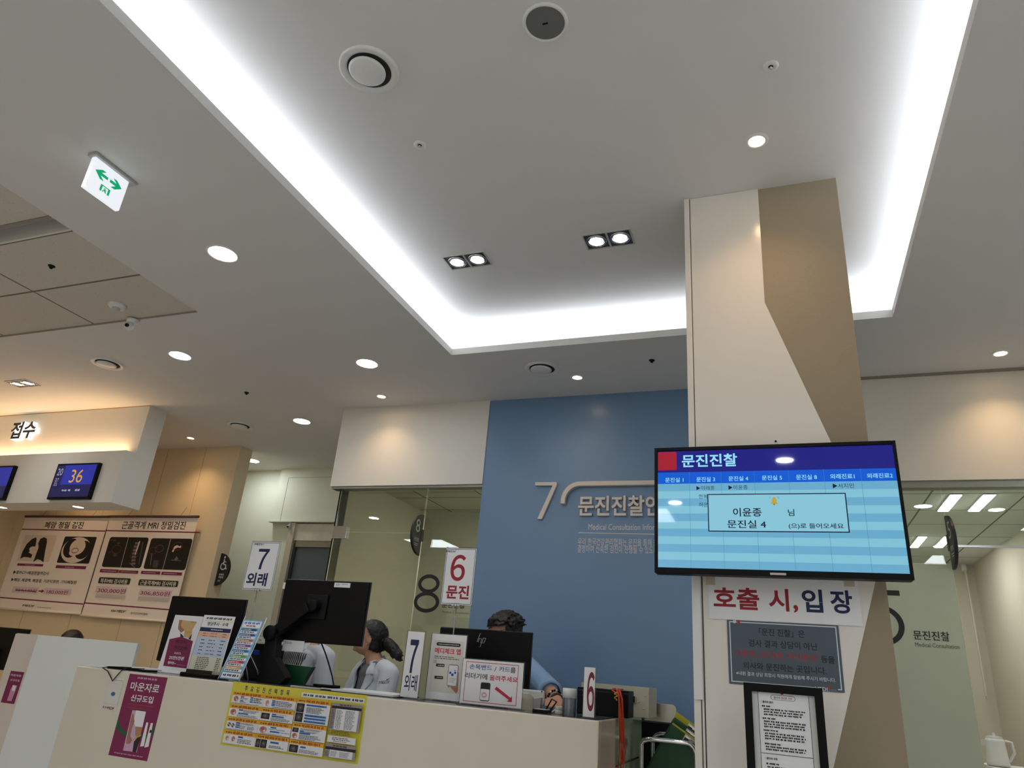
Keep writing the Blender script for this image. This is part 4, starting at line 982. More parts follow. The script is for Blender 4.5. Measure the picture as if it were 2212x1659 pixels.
S.greek((275, 168), (440, 192), 1, INK, 0.6); S.greek((290, 215), (430, 240), 1, INK, 0.6)
S.frame((195, 265), (330, 630), 0.0012, mat('faint grey', (196, 196, 192), 0.6)); S.ell((238, 410), (288, 485), mat('blue dot', (70, 96, 160), 0.6))
S.done('notice', 'small translucent white notice beside the maroon poster', 'notice', mat('washed paper', (220, 216, 206), 0.5), 0.0018)
# yellow test price poster
YEL = mat('poster yellow', (212, 200, 62), 0.5); ORB = mat('poster orange bar', (226, 160, 30), 0.5); ORT = mat('poster rust', (150, 62, 22), 0.6); BLB = mat('poster blue chip', (70, 130, 190), 0.6); WB = mat('poster white cell', (226, 226, 230), 0.55); TG = mat('table grey', (150, 140, 140), 0.6)
S = Sheet(FY, PX, (505, 1472), (765, 1650)); S.x1 = (S.P(801, 1503)[0]+S.P(765,1652)[0])/2; S.x0 = (S.P(505,1472)[0]+S.P(476,1606)[0])/2
Wp, Hp = S.x1-S.x0, S.z1-S.z0
def yq(u0, v0, u1, v1): return S.x0+u0*Wp, S.x0+u1*Wp, S.z1-v1*Hp, S.z1-v0*Hp
S.textw('주   요   검   진   선   택   항   목', *yq(.10,.045,.445,.135), NAVY, 0.02)
S.rectw(*yq(.535,.055,.985,.125), WB)
for k in range(5): S.greekw(*yq(.55+.088*k,.07,.625+.088*k,.112), 1, INK, 0.8, 0)
PIC = [mat('print pink', (190, 130, 120), 0.6), mat('print rose', (170, 90, 90), 0.6), XRAY, mat('print flesh', (206, 160, 130), 0.6)]
def cell(u0, v0, u1, v1, pics, lines, chips):
    hb = 0.058
    S.rectw(*yq(u0, v0, u1, v0+hb), ORB); S.greekw(*yq(u0+.012, v0+.016, u0+.012+(u1-u0)*.2, v0+.042), 1, INK, 0.8, 0)
    S.greekw(*yq(u0+(u1-u0)*.28, v0+.008, u1-.012, v0+.05), 1, ORT, 0.9, 0.1)
    S.rectw(*yq(u0, v0+hb, u1, v1), WB)
    cw, ch = u1-u0, v1-v0-hb
    for (a, b_, c, d, kind) in pics:
        r = yq(u0+a*cw, v0+hb+b_*ch, u0+c*cw, v0+hb+d*ch)
        if kind == 'scan':
            S.rectw(*r, XRAY); y = S._y(); cx, cz, rx, rz = (r[0]+r[1])/2, (r[2]+r[3])/2, (r[1]-r[0])*.36, (r[3]-r[2])*.38
            S.pr.poly([(cx+rx*math.cos(k*.5236), y, cz+rz*math.sin(k*.5236)) for k in range(12)], mat('scan dim', (70, 64, 62), 0.5)); y = S._y()
            S.pr.poly([(cx+rx*.35*math.cos(k*.785), y, cz+rz*.4*math.sin(k*.785)) for k in range(8)], XMID)
        else:
            for (ox, oz, sx, sz, mm) in ((.5,.5,.42,.46,PIC[kind]), (.42,.6,.2,.22,PIC[(kind+1) % 4 if (kind+1) % 4 != 2 else 0]), (.66,.34,.12,.16,WB)):
                y = S._y(); S.pr.poly([(r[0]+(r[1]-r[0])*(ox+sx*math.cos(k*.5236)), y, r[2]+(r[3]-r[2])*(oz+sz*math.sin(k*.5236))) for k in range(12)], mm)
    for (a, b_, c, d) in chips: S.rectw(*yq(u0+a*cw, v0+hb+b_*ch, u0+c*cw, v0+hb+d*ch), BLB); S.greekw(*yq(u0+(a+.02)*cw, v0+hb+(b_+.02)*ch, u0+(c-.02)*cw, v0+hb+(d-.02)*ch), 1, NAVY, 0.7, 0.1)
    for (a, b_, c, d, n) in lines: S.greekw(*yq(u0+a*cw, v0+hb+b_*ch, u0+c*cw, v0+hb+d*ch), n, INK, 0.55, 0.3)
V = [.155, .36, .562, .765, .965]
cell(.018,V[0],.262,V[1]-.012, [(.04,.05,.22,.75,1)], [(.27,.2,.52,.42,2),(.27,.66,.52,.8,1),(.7,.08,.98,.7,3),(.02,.85,.95,.97,1)], [(.27,.04,.38,.18),(.27,.5,.38,.64),(.58,.04,.68,.2),(.58,.28,.68,.44),(.58,.52,.68,.68)])
cell(.018,V[1],.262,V[2]-.012, [(.02,.05,.25,.85,0)], [(.45,.06,.98,.42,3),(.27,.66,.95,.94,2)], [(.3,.05,.44,.22),(.3,.45,.62,.62)])
cell(.018,V[2],.262,V[3]-.012, [(.03,.15,.15,.7,2),(.16,.2,.27,.75,2)], [(.46,.06,.98,.28,2),(.44,.38,.62,.8,3),(.68,.38,.94,.8,3),(.03,.86,.95,.98,1)], [(.3,.05,.44,.24),(.3,.3,.44,.48),(.3,.54,.44,.72)])
cell(.018,V[3],.262,V[4], [(.05,.15,.2,.75,3),(.26,.15,.38,.75,1)], [(.46,.36,.9,.85,3)], [(.46,.08,.62,.28)])
cell(.268,V[0],.512,V[1]-.012, [(.06,.08,.2,.92,3)], [(.4,.1,.95,.75,4),(.3,.82,.95,.95,1)], [(.27,.08,.38,.24),(.27,.28,.38,.42),(.27,.46,.38,.6),(.27,.62,.38,.76)])
cell(.268,V[1],.512,V[2]-.012, [(.02,.1,.28,.8,'scan')], [(.5,.1,.9,.2,1),(.34,.52,.97,.92,3)], [(.34,.08,.48,.26),(.34,.3,.72,.48)])
cell(.268,V[2],.512,V[3]-.012, [(.03,.08,.3,.9,0)], [(.36,.3,.95,.42,1),(.7,.55,.98,.68,1),(.1,.86,.9,.96,1)], [(.38,.06,.56,.24),(.38,.52,.68,.7)])
cell(.268,V[3],.512,V[4], [(.02,.05,.16,.95,'scan'),(.17,.05,.36,.95,'scan')], [(.44,.55,.9,.85,2)], [(.46,.15,.72,.36)])
cell(.520,V[0],.765,.515, [(.02,.03,.25,.48,'scan'),(.02,.5,.25,.96,'scan')], [(.32,.18,.85,.5,5)], [(.3,.04,.9,.14),(.3,.55,.93,.66),(.3,.7,.93,.8),(.3,.85,.93,.95)])
cell(.520,.525,.765,.765, [(.02,.05,.2,.42,'scan'),(.02,.46,.2,.95,0)], [(.25,.04,.95,.2,2),(.36,.25,.75,.4,2),(.25,.55,.92,.95,4)], [(.24,.22,.36,.36),(.24,.38,.56,.52)])
cell(.520,.775,.765,V[4], [(.02,.08,.28,.92,'scan')], [(.32,.48,.9,.9,3)], [(.34,.14,.5,.34)])
for v0, v1, n in ((.155,.555,14), (.755,.955,8)):
    S.rectw(*yq(.778, v0, .985, v1), TG); S.rectw(*yq(.778, v0+.045, .985, v0+.085), INK); S.rectw(*yq(.812, v0+.085, .968, v1-.01), WB)
    S.greekw(*yq(.83, v0+.01, .93, v0+.04), 1, NAVY, 0.7); S.greekw(*yq(.782, v0+.1, .808, v1-.02), n, NAVY, 0.55); S.greekw(*yq(.818, v0+.1, .862, v1-.02), n, INK, 0.5); S.greekw(*yq(.88, v0+.1, .95, v1-.02), n, INK, 0.5)
S.greekw(*yq(.78,.565,.95,.625), 3, INK, 0.5); S.rectw(*yq(.783,.64,.975,.735), WB); S.greekw(*yq(.815,.652,.945,.70), 2, NAVY, 0.6); S.greekw(*yq(.825,.702,.935,.725), 1, RED, 0.6)
S.done('poster', 'wide yellow poster listing test prices on the counter front', 'poster', YEL, 0.0018)

# ------------------------------------------------------------------ things standing on the counter
C9 = (340, 1315, 0.108499)
# leaflet stand with maroon house shape
S = Lean(2.80, C9, (320, 118), (640, 1240), CZ, 0.10)
S.x1 = (S.P(640,1240)[0]+S.P(868,145)[0])/2; S.x0 = (S.P(45,1225)[0]+S.P(318,118)[0])/2; S.z0 = CZ+0.004
TANP = mat('printed torso', (206, 172, 120), 0.6)
S.poly([(500,225),(790,265),(700,420),(665,590),(520,560),(545,440),(470,345)], TANP); S.poly([(440,222),(500,225),(470,340),(545,430),(470,480),(412,400)], SKIN_P); S.poly([(545,440),(690,470),(688,490),(545,465)], TAPE); S.poly([(460,480),(530,560),(460,580)], DKC); S.poly([(690,500),(665,620),(620,600)], DKC)
S.poly([(480,555),(712,645),(582,1190),(118,1135),(245,605)], MAG)
S.text('위고비', (375, 612), (580, 708), DKC, 0.03); S.text('가격인하', (335, 730), (590, 838), DKC, 0.03)
S.greek((350, 858), (480, 915), 2, PAPER, 0.5); S.line((420, 885), (620, 905), 0.001, DKC)
S.text('25만5천원', (250, 930), (520, 1030), PAPER, 0.03); S.text('부터~', (220, 1040), (365, 1118), PAPER, 0.03); S.greek((392, 1105), (575, 1140), 1, LIL); S.greek((680, 252), (790, 280), 1, INK)
t = thing('leaflet_stand', 'white upright leaflet stand with a maroon house shape on the counter', 'leaflet stand', ((S.x0+S.x1)/2, 2.82, CZ))
S.done('card', '', '', PAPER, 0.004, parent=t)
MB().box(S.x0-0.004, S.x1+0.004, 2.775, 2.86, CZ, CZ+0.006, WPLAST).build('base', t, bevel=0.002)
# price list in a clear holder
S = Lean(2.73, C9, (890, 118), (1290, 1300), CZ, 0.10)
S.x0 = (S.P(890,118)[0]+S.P(650,1250)[0])/2; S.x1 = (S.P(1500,150)[0]+S.P(1290,1310)[0])/2; S.z0 = CZ+0.012
x0, x1 = S.x0, S.x1; Wp, Hp = x1-x0, S.z1-S.z0
def yq(u0, v0, u1, v1): return S.x0+u0*Wp, S.x0+u1*Wp, S.z1-v1*Hp, S.z1-v0*Hp
S.rectw(*yq(.08,.02,.96,.10), PAPER); S.greekw(*yq(.10,.03,.92,.075), 1, NAVY, 0.8, 0); S.rectw(*yq(.08,.09,.96,.105), mat('highlighter', (222, 222, 130), 0.6))
S.textw('영양주사 · 수액', *yq(.18,.115,.84,.18), INK, 0.02); S.rectw(*yq(.0,.215,.98,.285), NAVY); S.rectw(*yq(.0,.29,.98,.385), mat('list peach', (228, 178, 156), 0.6)); S.rectw(*yq(.0,.39,.98,.70), mat('list pale blue', (190, 204, 226), 0.6)); S.rectw(*yq(.0,.70,.98,.99), mat('list cream', (214, 214, 196), 0.6))
for v0, v1, n in ((.295,.38,2), (.40,.69,5)): S.greekw(*yq(.14,v0,.30,v1), n, INK, 0.25); S.greekw(*yq(.38,v0,.66,v1), n, NAVY, 0.2); S.greekw(*yq(.76,v0,.92,v1), n, INK, 0.25)
S.greekw(*yq(.18,.71,.62,.98), 9, INK, 0.5); S.greekw(*yq(.8,.71,.94,.98), 9, INK, 0.5, 0.1); S.greekw(*yq(.35,.235,.75,.262), 1, PAPER, 0.6)
t = thing('price_list_stand', 'injection price list in a clear holder with a black base', 'price list', ((x0+x1)/2, 2.76, CZ))
S.done('card', '', '', PAPER, 0.002, parent=t)
MB().box(x0-0.012, x1+0.012, 2.700, 2.79, CZ, CZ+0.016, BLACK).build('base', t, bevel=0.004)
hb = MB().box(x0-0.003, x1+0.003, 2.726, 2.7268, CZ+0.012, CZ+0.03, ACRYL).build('clear_lip', t)
# small sky-blue banner on a wire frame
SKY = mat('banner sky blue', (126, 184, 224), 0.5)
S = Lean(2.69, C9, (1680, 215), (1700, 1395), CZ+0.004, 0.30)
xa, xb = S.P(1670, 200)[0], S.P(1340, 1300)[0]; S.x0 = (xa+xb)/2; S.x1 = (S.P(2060, 250)[0]+S.P(1700, 1395)[0])/2; S.z0 = CZ+0.006
Wp, Hp = S.x1-S.x0, S.z1-S.z0
S.rectw(*yq(.04,.02,.96,.135), PAPER); S.greekw(*yq(.10,.03,.90,.075), 1, mat('banner blue', (52, 110, 200), 0.6), 0.85, 0); S.greekw(*yq(.24,.085,.72,.12), 1, RED, 0.8, 0)
HUES = ((20, 70, 110), (70, 60, 140), (196, 84, 50), (140, 60, 140), (30, 110, 160), (110, 160, 50), (190, 40, 60), (224, 160, 100))
for k, h_ in enumerate(HUES):
    v = .15 + k*.092; mm = mat('arrow hue %d' % k, h_, 0.6); r = yq(.09, v, .90, v+.036); y = S._y(); dz = (r[3]-r[2])/2
    S.pr.poly([(r[0],y,r[2]),(r[1]-dz*2,y,r[2]),(r[1],y,r[2]+dz),(r[1]-dz*2,y,r[3]),(r[0],y,r[3])], mm); S.greekw(*yq(.13, v+.008, .68, v+.03), 1, PAPER, 0.7, 0.2)
    S.rectw(*yq(.09, v+.040, .93, v+.082), PAPER); S.greekw(*yq(.13, v+.046, .88, v+.076), 1, INK, 0.8, 0.3)
S.rectw(*yq(.06,.90,.96,.985), PAPER); S.greekw(*yq(.12,.915,.90,.965), 1, NAVY, 0.7, 0)
t = thing('mini_banner', 'small sky-blue banner of coloured arrows on a white wire frame', 'banner', ((S.x0+S.x1)/2, 2.75, CZ))
bo = S.done('banner_sheet', '', '', SKY, 0.001, parent=t)
b = MB(); L_ = (S.z1-CZ)/1.0; sy = math.sin(0.30)*L_; cz_ = math.cos(0.30)*L_
for s in (-1, 1):
    xm = (S.x0+S.x1)/2; xe = xm+s*(S.x1-S.x0)*0.52
    b.tube([(xe, 2.685, CZ+0.003), (xe, 2.695+sy*0.5, CZ+0.006+cz_*0.5), (xe+s*0.004, 2.695+sy*1.06, CZ+cz_*1.06)], 0.0022, WPLAST, 6)
    b.tube([(xm+s*0.012, 2.70+sy*0.55, CZ+cz_*0.55), (xm+s*0.030, 2.825, CZ+0.05), (xm+s*0.034, 2.855, CZ+0.003)], 0.0022, WPLAST, 6)
b.build('wire_frame', t)
q = at(551, 1409, y=2.78); MB().box(q.x-0.010, q.x+0.010, 2.765, 2.80, q.z-0.010, q.z+0.010, mat('blue clip', (20, 70, 150), 0.4)).build('clip', t, bevel=0.003)
# pole signs 7 and 6
def pole_sign(S, num, txt, nb, tb, col, border, base_y, label, ln, lx, logo_box):
    x0, x1, z0, z1 = S.x0, S.x1, S.z0, S.z1
    t = thing('pole_sign', label, 'sign', ((x0+x1)/2, base_y, CZ), 'number signs on clear poles')
    S.framew(x0+0.003, x1-0.003, z0+0.003, z1-0.003, 0.002, border)
    S.text(num, nb[0], nb[1], col, 0.016); S.text(txt, tb[0], tb[1], col, 0.03)
    r = S.q(*logo_box); S.textw('MEDI', r[0], r[1]*.8+r[0]*.2, r[2], r[3], INK, 0.02); y = S._y(); S.pr.poly([(r[1]-.008, y, r[2]+.003), (r[1]-.005, y, r[2]), (r[1], y, r[3]+.004)], RED)
    S.done('card', '', '', PAPER, 0.002, parent=t)
    xm = (x0+x1)/2; y = S.y
    MB().box(x0-0.003, x1+0.003, y+0.0018, y+0.0035, z0-0.003, z1+0.006, ACRYL).build('clear_cover', t)
    MB().cyl((xm-ln, y+0.006, CZ+0.012), (xm, y+0.006, z0), 0.0028, ALU, n=8).build('pole', t)
    b = MB(); b.box(xm-0.018, xm+0.018, y-0.004, y+0.014, z0-0.006, z0+0.006, ACRYL)
    for s in (-1, 0, 1): b.ball((xm+s*0.013, y-0.003, z0-0.002), 0.005, WPLAST, 8, 6)
    b.build('clip', t)
    MB().lathe([(0.028, 0), (0.028, 0.006), (0.008, 0.012)], (xm-ln, y+0.006, CZ), (0,0,1), 24, mat('pole foot', (60, 62, 66), 0.4), cap0=True, cap1=True).build('foot', t)
    return t
S = Sheet(2.86, C3, (390, 1037), (500, 1410)); S.x0 = (S.P(388,1037)[0]+S.P(282,1406)[0])/2; S.x1 = (S.P(614,1038)[0]+S.P(500,1410)[0])/2
pole_sign(S, '７', '외래', ((430, 1090), (480, 1250)), ((343, 1272), (478, 1380)), NAVY, NAVY, 2.86, 'navy number 7 outpatient sign on a thin clear pole', 0.0, 0, ((395, 1048), (465, 1064)))
S = Sheet(2.86, C3, (1858, 1085), (2072, 1528)); S.x0 = (S.P(1858,1085)[0]+S.P(1842,1524)[0])/2; S.x1 = (S.P(2096,1078)[0]+S.P(2072,1528)[0])/2
pole_sign(S, '６', '문진', ((1916, 1135), (2006, 1340)), ((1876, 1368), (2040, 1480)), RED, NAVY, 2.86, 'dark red number 6 sign on a thin clear pole above the black monitor', 0.0, 0, ((1872, 1102), (1946, 1118)))
# clear tent signs
def tent(S, label, draw, wbase=0.02):
    x0, x1 = S.x0, S.x1
    t = thing('tabletop_sign', label, 'sign', ((x0+x1)/2, S.y+0.01, CZ), None)
    draw(S)
    S.z0 = CZ+0.006
    S.done('card', '', '', PAPER, 0.0015, parent=t)
    b = MB(); b.box(x0-0.004, x1+0.004, S.y+0.0012, S.y+0.004, CZ+0.003, S.z1+0.004, ACRYL); b.build('clear_holder', t)
    MB().box(x0-wbase, x1+wbase, S.y-0.012, S.y+0.028, CZ, CZ+0.004, ACRYL).build('clear_base', t)
    return t
S = Sheet(2.745, C5, (166, 527), (247, 1090)); S.x0 = (S.P(166,527)[0]+S.P(98,1085)[0])/2; S.x1 = (S.P(302,547)[0]+S.P(247,1095)[0])/2
tent(S, 'narrow tabletop sign with navy number 7 on the counter', lambda S: (S.text('７', (190, 597), (226, 888), NAVY, 0.03), S.text('외래', (142, 893), (233, 1042), NAVY, 0.012)))
S = Sheet(2.65, (1100, 1420, 0.14467), (1125, 143), (1268, 905))
S.x1 = (S.P(1285,155)[0]+S.P(1266,912)[0])/2
tent(S, 'narrow tabletop sign with dark red number 6 at the counter corner', lambda S: S.text('６', (1172, 213), (1262, 812), mat('plum red', (122, 30, 52), 0.6), 0.02), 0.02)
# app leaflet stand
BEI = mat('leaflet beige', (220, 216, 206), 0.6); PNK = mat('leaflet pink', (206, 48, 86), 0.6); PHB = mat('phone blue', (30, 80, 190), 0.6)
S = Sheet(2.80, C5, (372, 547), (590, 1132)); S.x0 = (S.P(372,547)[0]+S.P(312,1085)[0])/2; S.x1 = S.P(668, 567)[0]
def app(S):
    S.rect((392, 600), (602, 1065), BEI); S.rrect((410, 620), (612, 664), INK, 0.5); S.greek((425, 632), (598, 652), 1, PAPER, 0.8, 0)
    S.text('메디체크 앱', (398, 665), (612, 732), PNK, 0.03); S.greek((394, 732), (606, 780), 2, INK, 0.5, 0.2)
    S.rrect((405, 802), (474, 834), INK, 0.2); S.rrect((392, 906), (462, 938), INK, 0.2); S.greek((420, 812), (470, 826), 1, PAPER, 0.7, 0); S.greek((410, 916), (456, 928), 1, PAPER, 0.7, 0)
    S.poly([(498,860),(520,900),(512,950),(530,1010),(575,1060),(590,1035),(598,880),(585,870),(580,940)], SKIN_P)
    S.rrect((512, 808), (580, 1002), mat('phone rim', (120, 124, 124), 0.4), 0.18); S.rrect((516, 816), (574, 996), PAPER, 0.12)
    for a, c in (((518,872),(532,892)),((560,872),(574,892)),((535,888),(552,910)),((562,858),(572,866))): S.rect(a, c, PHB)
    S.greek((520, 925), (570, 970), 4, mat('icon grey', (150, 160, 170), 0.6), 0.4); S.ell((505, 985), (520, 1008), SKIN_P)
    S.greek((385, 770), (412, 800), 2, INK, 0.3)
tent(S, 'white upright app leaflet with a hand holding a phone, on the counter', app, 0.012)
# card reader notice
BLU2 = mat('notice blue', (36, 62, 150), 0.6); CRI = mat('notice crimson', (190, 34, 72), 0.6)
S = Sheet(2.735, C5, (655, 762), (1110, 1200)); S.x0 = (S.P(655,762)[0]+S.P(588,1130)[0])/2; S.x1 = (S.P(1163,800)[0]+S.P(1115,1200)[0])/2
def rdr(S):
    S.frame((664, 782), (1086, 1168), 0.0022, CRI)
    S.text('손목밴드', (693, 805), (880, 864), BLU2, 0.01); S.text('/', (902, 830), (918, 872), BLU2); S.text('카드', (943, 828), (1034, 878), BLU2, 0.01); S.text('를', (1040, 836), (1082, 886), INK, 0.01)
    S.text('리더기에', (653, 878), (838, 944), INK, 0.01); S.text('올려주세요', (863, 900), (1099, 968), CRI, 0.014)
    S.rrect((787, 962), (856, 1128), INK, 0.16); S.rrect((785, 1018), (852, 1120), PAPER, 0.1); S.ring((794, 1048), (834, 1096), 0.0016, CRI); S.ring((801, 1056), (827, 1088), 0.0012, CRI)
    S.poly([(920,1000),(1040,1096),(1052,1080),(1050,1132),(1006,1128),(1024,1114),(903,1022)], CRI)
tent(S, 'wide tabletop notice with a red border and arrow about the card reader', rdr, 0.008)
# monitors
m1 = flat_monitor(-3.06, -2.570, 1.065, 1.386, 3.00, 'black monitor seen from behind, behind the leaflet stands', 0.75)
m3 = flat_monitor(-1.458, -1.022, 1.03, 1.314, 3.00, 'black monitor with a silver slanted logo, behind the app leaflet', 0.75)
SLV = mat('silver logo', (170, 172, 176), 0.3, metal=0.6)
S = Sheet(2.9995, C5, (750, 545), (830, 665)); S.lay = 0.0006
for a, c in (((782,545),(752,618)),((772,590),(762,620)),((795,590),(783,630)),((808,585),(777,665)),((828,588),(812,628))): S.line(a, c, 0.0024, SLV)
S.line((772,588),(784,592),0.0022,SLV); S.line((782,628),(794,628),0.0022,SLV); S.line((806,586),(828,588),0.0022,SLV); S.line((796,626),(814,628),0.0022,SLV)
S.pr.build('logo_print', m3)
ym = 2.87
x0, x1 = (at(613,1250,y=ym).x+at(597,1382,y=ym).x)/2, (at(797,1258,y=ym).x+at(780,1395,y=ym).x)/2
z0, z1 = at(690,1389,y=ym).z, at(700,1254,y=ym).z
m2 = flat_monitor(x0, x1, z0, z1, ym, 'black monitor raised on a jointed arm, hiding a clerk', CZ, stand=False)
def c4(u, v, y): return at(C4[0]+u*C4[2], C4[1]+v*C4[2], y=y)
b = MB()
for u, v in ((1378,262),(1475,268),(1357,383),(1457,392)):
    p = c4(u, v, ym); b.lathe([(0.0048, 0), (0.0048, 0.003), (0.002, 0.005)], p, (0,-1,0), 12, CHROME, cap1=True)
b.build('mounting_screw', m2)
pc = c4(1405, 320, ym); MB().box(pc.x-0.055, pc.x+0.055, ym-0.010, ym, pc.z-0.055, pc.z+0.055, MBLACK).build('mounting_plate', m2, bevel=0.003)
b = MB(); b.lathe([(0.028, 0), (0.028, 0.04)], (pc.x, ym-0.01, pc.z), (0,-1,0), 18, BLACK, cap1=True)
e0 = c4(1330, 320, ym-0.045); e1 = c4(1030, 545, ym-0.045); d_ = (e1-e0).normalized(); nrm = Vector((d_.z, 0, -d_.x))
mid = (e0+e1)/2; b.obox(mid, (e1-e0)/2, Vector((0, 0.014, 0)), nrm*0.024, BLACK)
b.build('upper_arm', m2, bevel=0.005)
e2 = c4(1150, 900, ym-0.03); e2.z = CZ
b = MB(); b.lathe([(0.034, -0.035), (0.034, 0.035)], e1, (0,1,0), 20, BLACK, cap0=True, cap1=True)
b.prism([(e1.x-0.028, ym-0.06, e1.z), (e1.x+0.028, ym-0.06, e1.z+0.01), (e1.x+0.045, ym-0.06, e1.z-0.10), (e1.x+0.13, ym-0.06, CZ+0.03), (e1.x+0.10, ym-0.06, CZ), (e1.x-0.03, ym-0.06, CZ)][::-1], (0, 0.045, 0), MBLACK)
b.build('lower_arm', m2, bevel=0.004)
S = Sheet(ym-0.001, C4, (1553, 112), (1680, 157)); S.lay = 0.0006; S.rect((1553, 112), (1683, 157), PAPER); S.greek((1565, 122), (1600, 140), 2, INK); S.greek((1620, 124), (1672, 136), 1, INK); S.pr.build('sticker_print', m2)
S = Sheet(ym-0.001, C4, (1116, 112), (1126, 166)); S.lay = 0.0006; S.rect((1117, 112), (1125, 166), PAPER); S.pr.build('edge_label', m2)
b = MB(); p0_, p1_, p2_ = c4(1440, 632, ym), c4(1500, 800, ym-0.02), c4(1552, 1008, 2.80); p2_.z = CZ+0.004
b.tube([p0_, p0_*.5+p1_*.5+Vector((.002,0,0)), p1_, p1_*.5+p2_*.5+Vector((.004,0,0)), p2_], 0.0032, BLACK, 8); b.build('cable', m2)
# small white note taped under that monitor
S = Sheet(ym-0.002, C4, (1118, 600), (1278, 708)); S.greek((1130, 612), (1200, 640), 2, INK, 0.4, 0.3)
S.done('note', 'small white note hanging under the raised black monitor', 'note', PAPER, 0.001)
# black speaker box and dark green tray
p0_, p1_ = at(537, 1388, y=2.91), at(583, 1469, y=2.91)
t = thing('speaker_box', 'black speaker box on the counter beside the small banner', 'speaker', ((p0_.x+p1_.x)/2, 2.93, CZ))
sx1 = at(600, 1400, y=2.91).x
MB().box(p0_.x, sx1, 2.908, 2.966, CZ, p0_.z, BLACK).build('cabinet', t, bevel=0.005)
MB().box(p0_.x+0.008, sx1-0.008, 2.904, 2.909, CZ+0.01, p0_.z-0.04, mat('speaker cloth', (20, 20, 21), 0.9)).build('grille', t)
MB().box(p0_.x+0.010, p0_.x+0.014, 2.901, 2.908, CZ+0.012, CZ+0.03, LGREY).build('power_light', t)
GRN = mat('dark green plastic', (14, 66, 38), 0.35)
p0_, p1_ = c4(1100, 800, 2.90), c4(1322, 950, 2.90)
t = thing('document_tray', 'dark green plastic tray leaning behind the monitor arm', 'tray', ((p0_.x+p1_.x)/2, 2.91, CZ))
MB().prism([(p0_.x, 2.90, p0_.z), (p1_.x+0.012, 2.90, p0_.z-0.004), (p1_.x-0.03, 2.90, CZ), (p0_.x, 2.90, CZ)][::-1], (0, 0.03, 0), GRN).build('body', t, bevel=0.003)
MB().box(p0_.x, p1_.x-0.01, 2.893, 2.90, CZ, CZ+0.02, GRN).build('front_lip', t)
# flat things
def flat(name, label, cat, pts, th, m, zc=CZ, edge=None):
    P4 = [at(u, v, z=zc+th) for u, v in pts]
    b = MB(); b.prism([(p.x, p.y, zc) for p in P4], (0, 0, th), m); o = b.build(name, bevel=min(0.0015, th/3)); tag(o, label, cat); return o
def slab(name, label, cat, x0, x1, y0, y1, th, m, zc=CZ):
    return tag(MB().box(x0, x1, y0, y1, zc, zc+th, m).build(name, bevel=min(0.0015, th/3)), label, cat)
xq0, xq1 = at(627, 1480, y=2.70).x, at(690, 1487, y=2.70).x
t = thing('tablet', 'flat black tablet with a pale edge on the counter in front of the clerk', 'tablet', ((xq0+xq1)/2, 2.75, CZ))
MB().box(xq0, xq1+0.06, 2.70, 2.795, CZ, CZ+0.008, LGREY).build('case', t, bevel=0.002)
MB().box(xq0+0.004, xq1+0.056, 2.702, 2.793, CZ+0.008, CZ+0.0105, BLACK).build('screen', t)
pn = MB(); pn.cyl((xq1-0.06, 2.74, CZ+0.016), (xq1+0.05, 2.775, CZ+0.016), 0.0055, BLACK, n=10); tag(pn.build('pen'), 'black pen lying on the flat black tablet', 'pen')
xq0, xq1 = at(705, 1490, y=2.74).x, at(860, 1500, y=2.74).x
t = thing('paper_pad', 'white paper pad lying flat before the woman in the white coat', 'paper', ((xq0+xq1)/2, 2.80, CZ))
MB().box(xq0, xq1, 2.70, 2.92, CZ, CZ+0.010, PAPER).build('pages', t); MB().box(xq0-0.003, xq1+0.003, 2.697, 2.923, CZ-0.0, CZ+0.003, DGREY).build('backing_board', t)
xq0, xq1 = at(238, 1442, y=2.72).x, at(320, 1450, y=2.72).x
t = thing('tablet', 'flat dark tablet at the counter end, above the white notice', 'tablet', ((xq0+xq1)/2, 2.76, CZ))
MB().box(xq0, xq1, 2.70, 2.86, CZ, CZ+0.008, BLACK).build('case', t, bevel=0.003); MB().box(xq0+0.08, xq1, 2.705, 2.85, CZ+0.008, CZ+0.013, PAPER).build('paper_sleeve', t)
b = MB(); a0 = at(236, 1441, y=2.62); b.tube([(a0.x+0.05, 2.70, CZ+0.012), (a0.x+0.0, 2.62, CZ+0.010), (a0.x-0.005, 2.589, CZ+0.004), at(233, 1450, y=2.588), at(240, 1464, y=2.588), at(243, 1471, y=2.588), at(252, 1460, y=2.588), at(262, 1449, y=2.588), (at(266, 1446, y=2.588).x, 2.589, CZ+0.004), (a0.x+0.10, 2.63, CZ+0.010), (a0.x+0.13, 2.70, CZ+0.012)], 0.0022, BLACK, 6)
tag(b.build('cord'), 'thin black cord looping over the counter edge onto the white notice', 'cord')
# small things by the corner
def c10(u, v, y): return at(1100+u*0.14467, 1420+v*0.14467, y=y)
p = c10(890, 845, 2.72); jr = (c10(990, 700, 2.72).x-c10(790, 700, 2.72).x)/2; zt_ = c10(890, 462, 2.72).z; zm = c10(890, 605, 2.72).z
CLR = glass('frosted jar', (226, 230, 232), haze=0.22, hcol=(220, 224, 226))
t = thing('specimen_jar', 'clear plastic jar with a white lid at the counter corner', 'jar', (p.x, 2.72, CZ))
MB().lathe([(jr*0.2, 0.002), (jr*0.95, 0.0), (jr*0.98, 0.004), (jr*0.98, zm-CZ)], (p.x, 2.72, CZ), (0,0,1), 28, CLR).build('body', t)
MB().lathe([(jr*1.03, 0), (jr*1.03, zt_-zm-0.002), (jr*0.98, zt_-zm)], (p.x, 2.72, zm), (0,0,1), 28, WPLAST, cap0=True, cap1=True).build('lid', t)
MB().cyl((p.x, 2.72, CZ+0.002), (p.x, 2.72, zm), 0.006, WPLAST, n=12).build('inner_tube', t)
px_ = c10(725, 800, 2.74); 
t = thing('wristband_roll', 'small coil of white woven band beside the clear jar', 'band', (px_.x, 2.75, CZ))
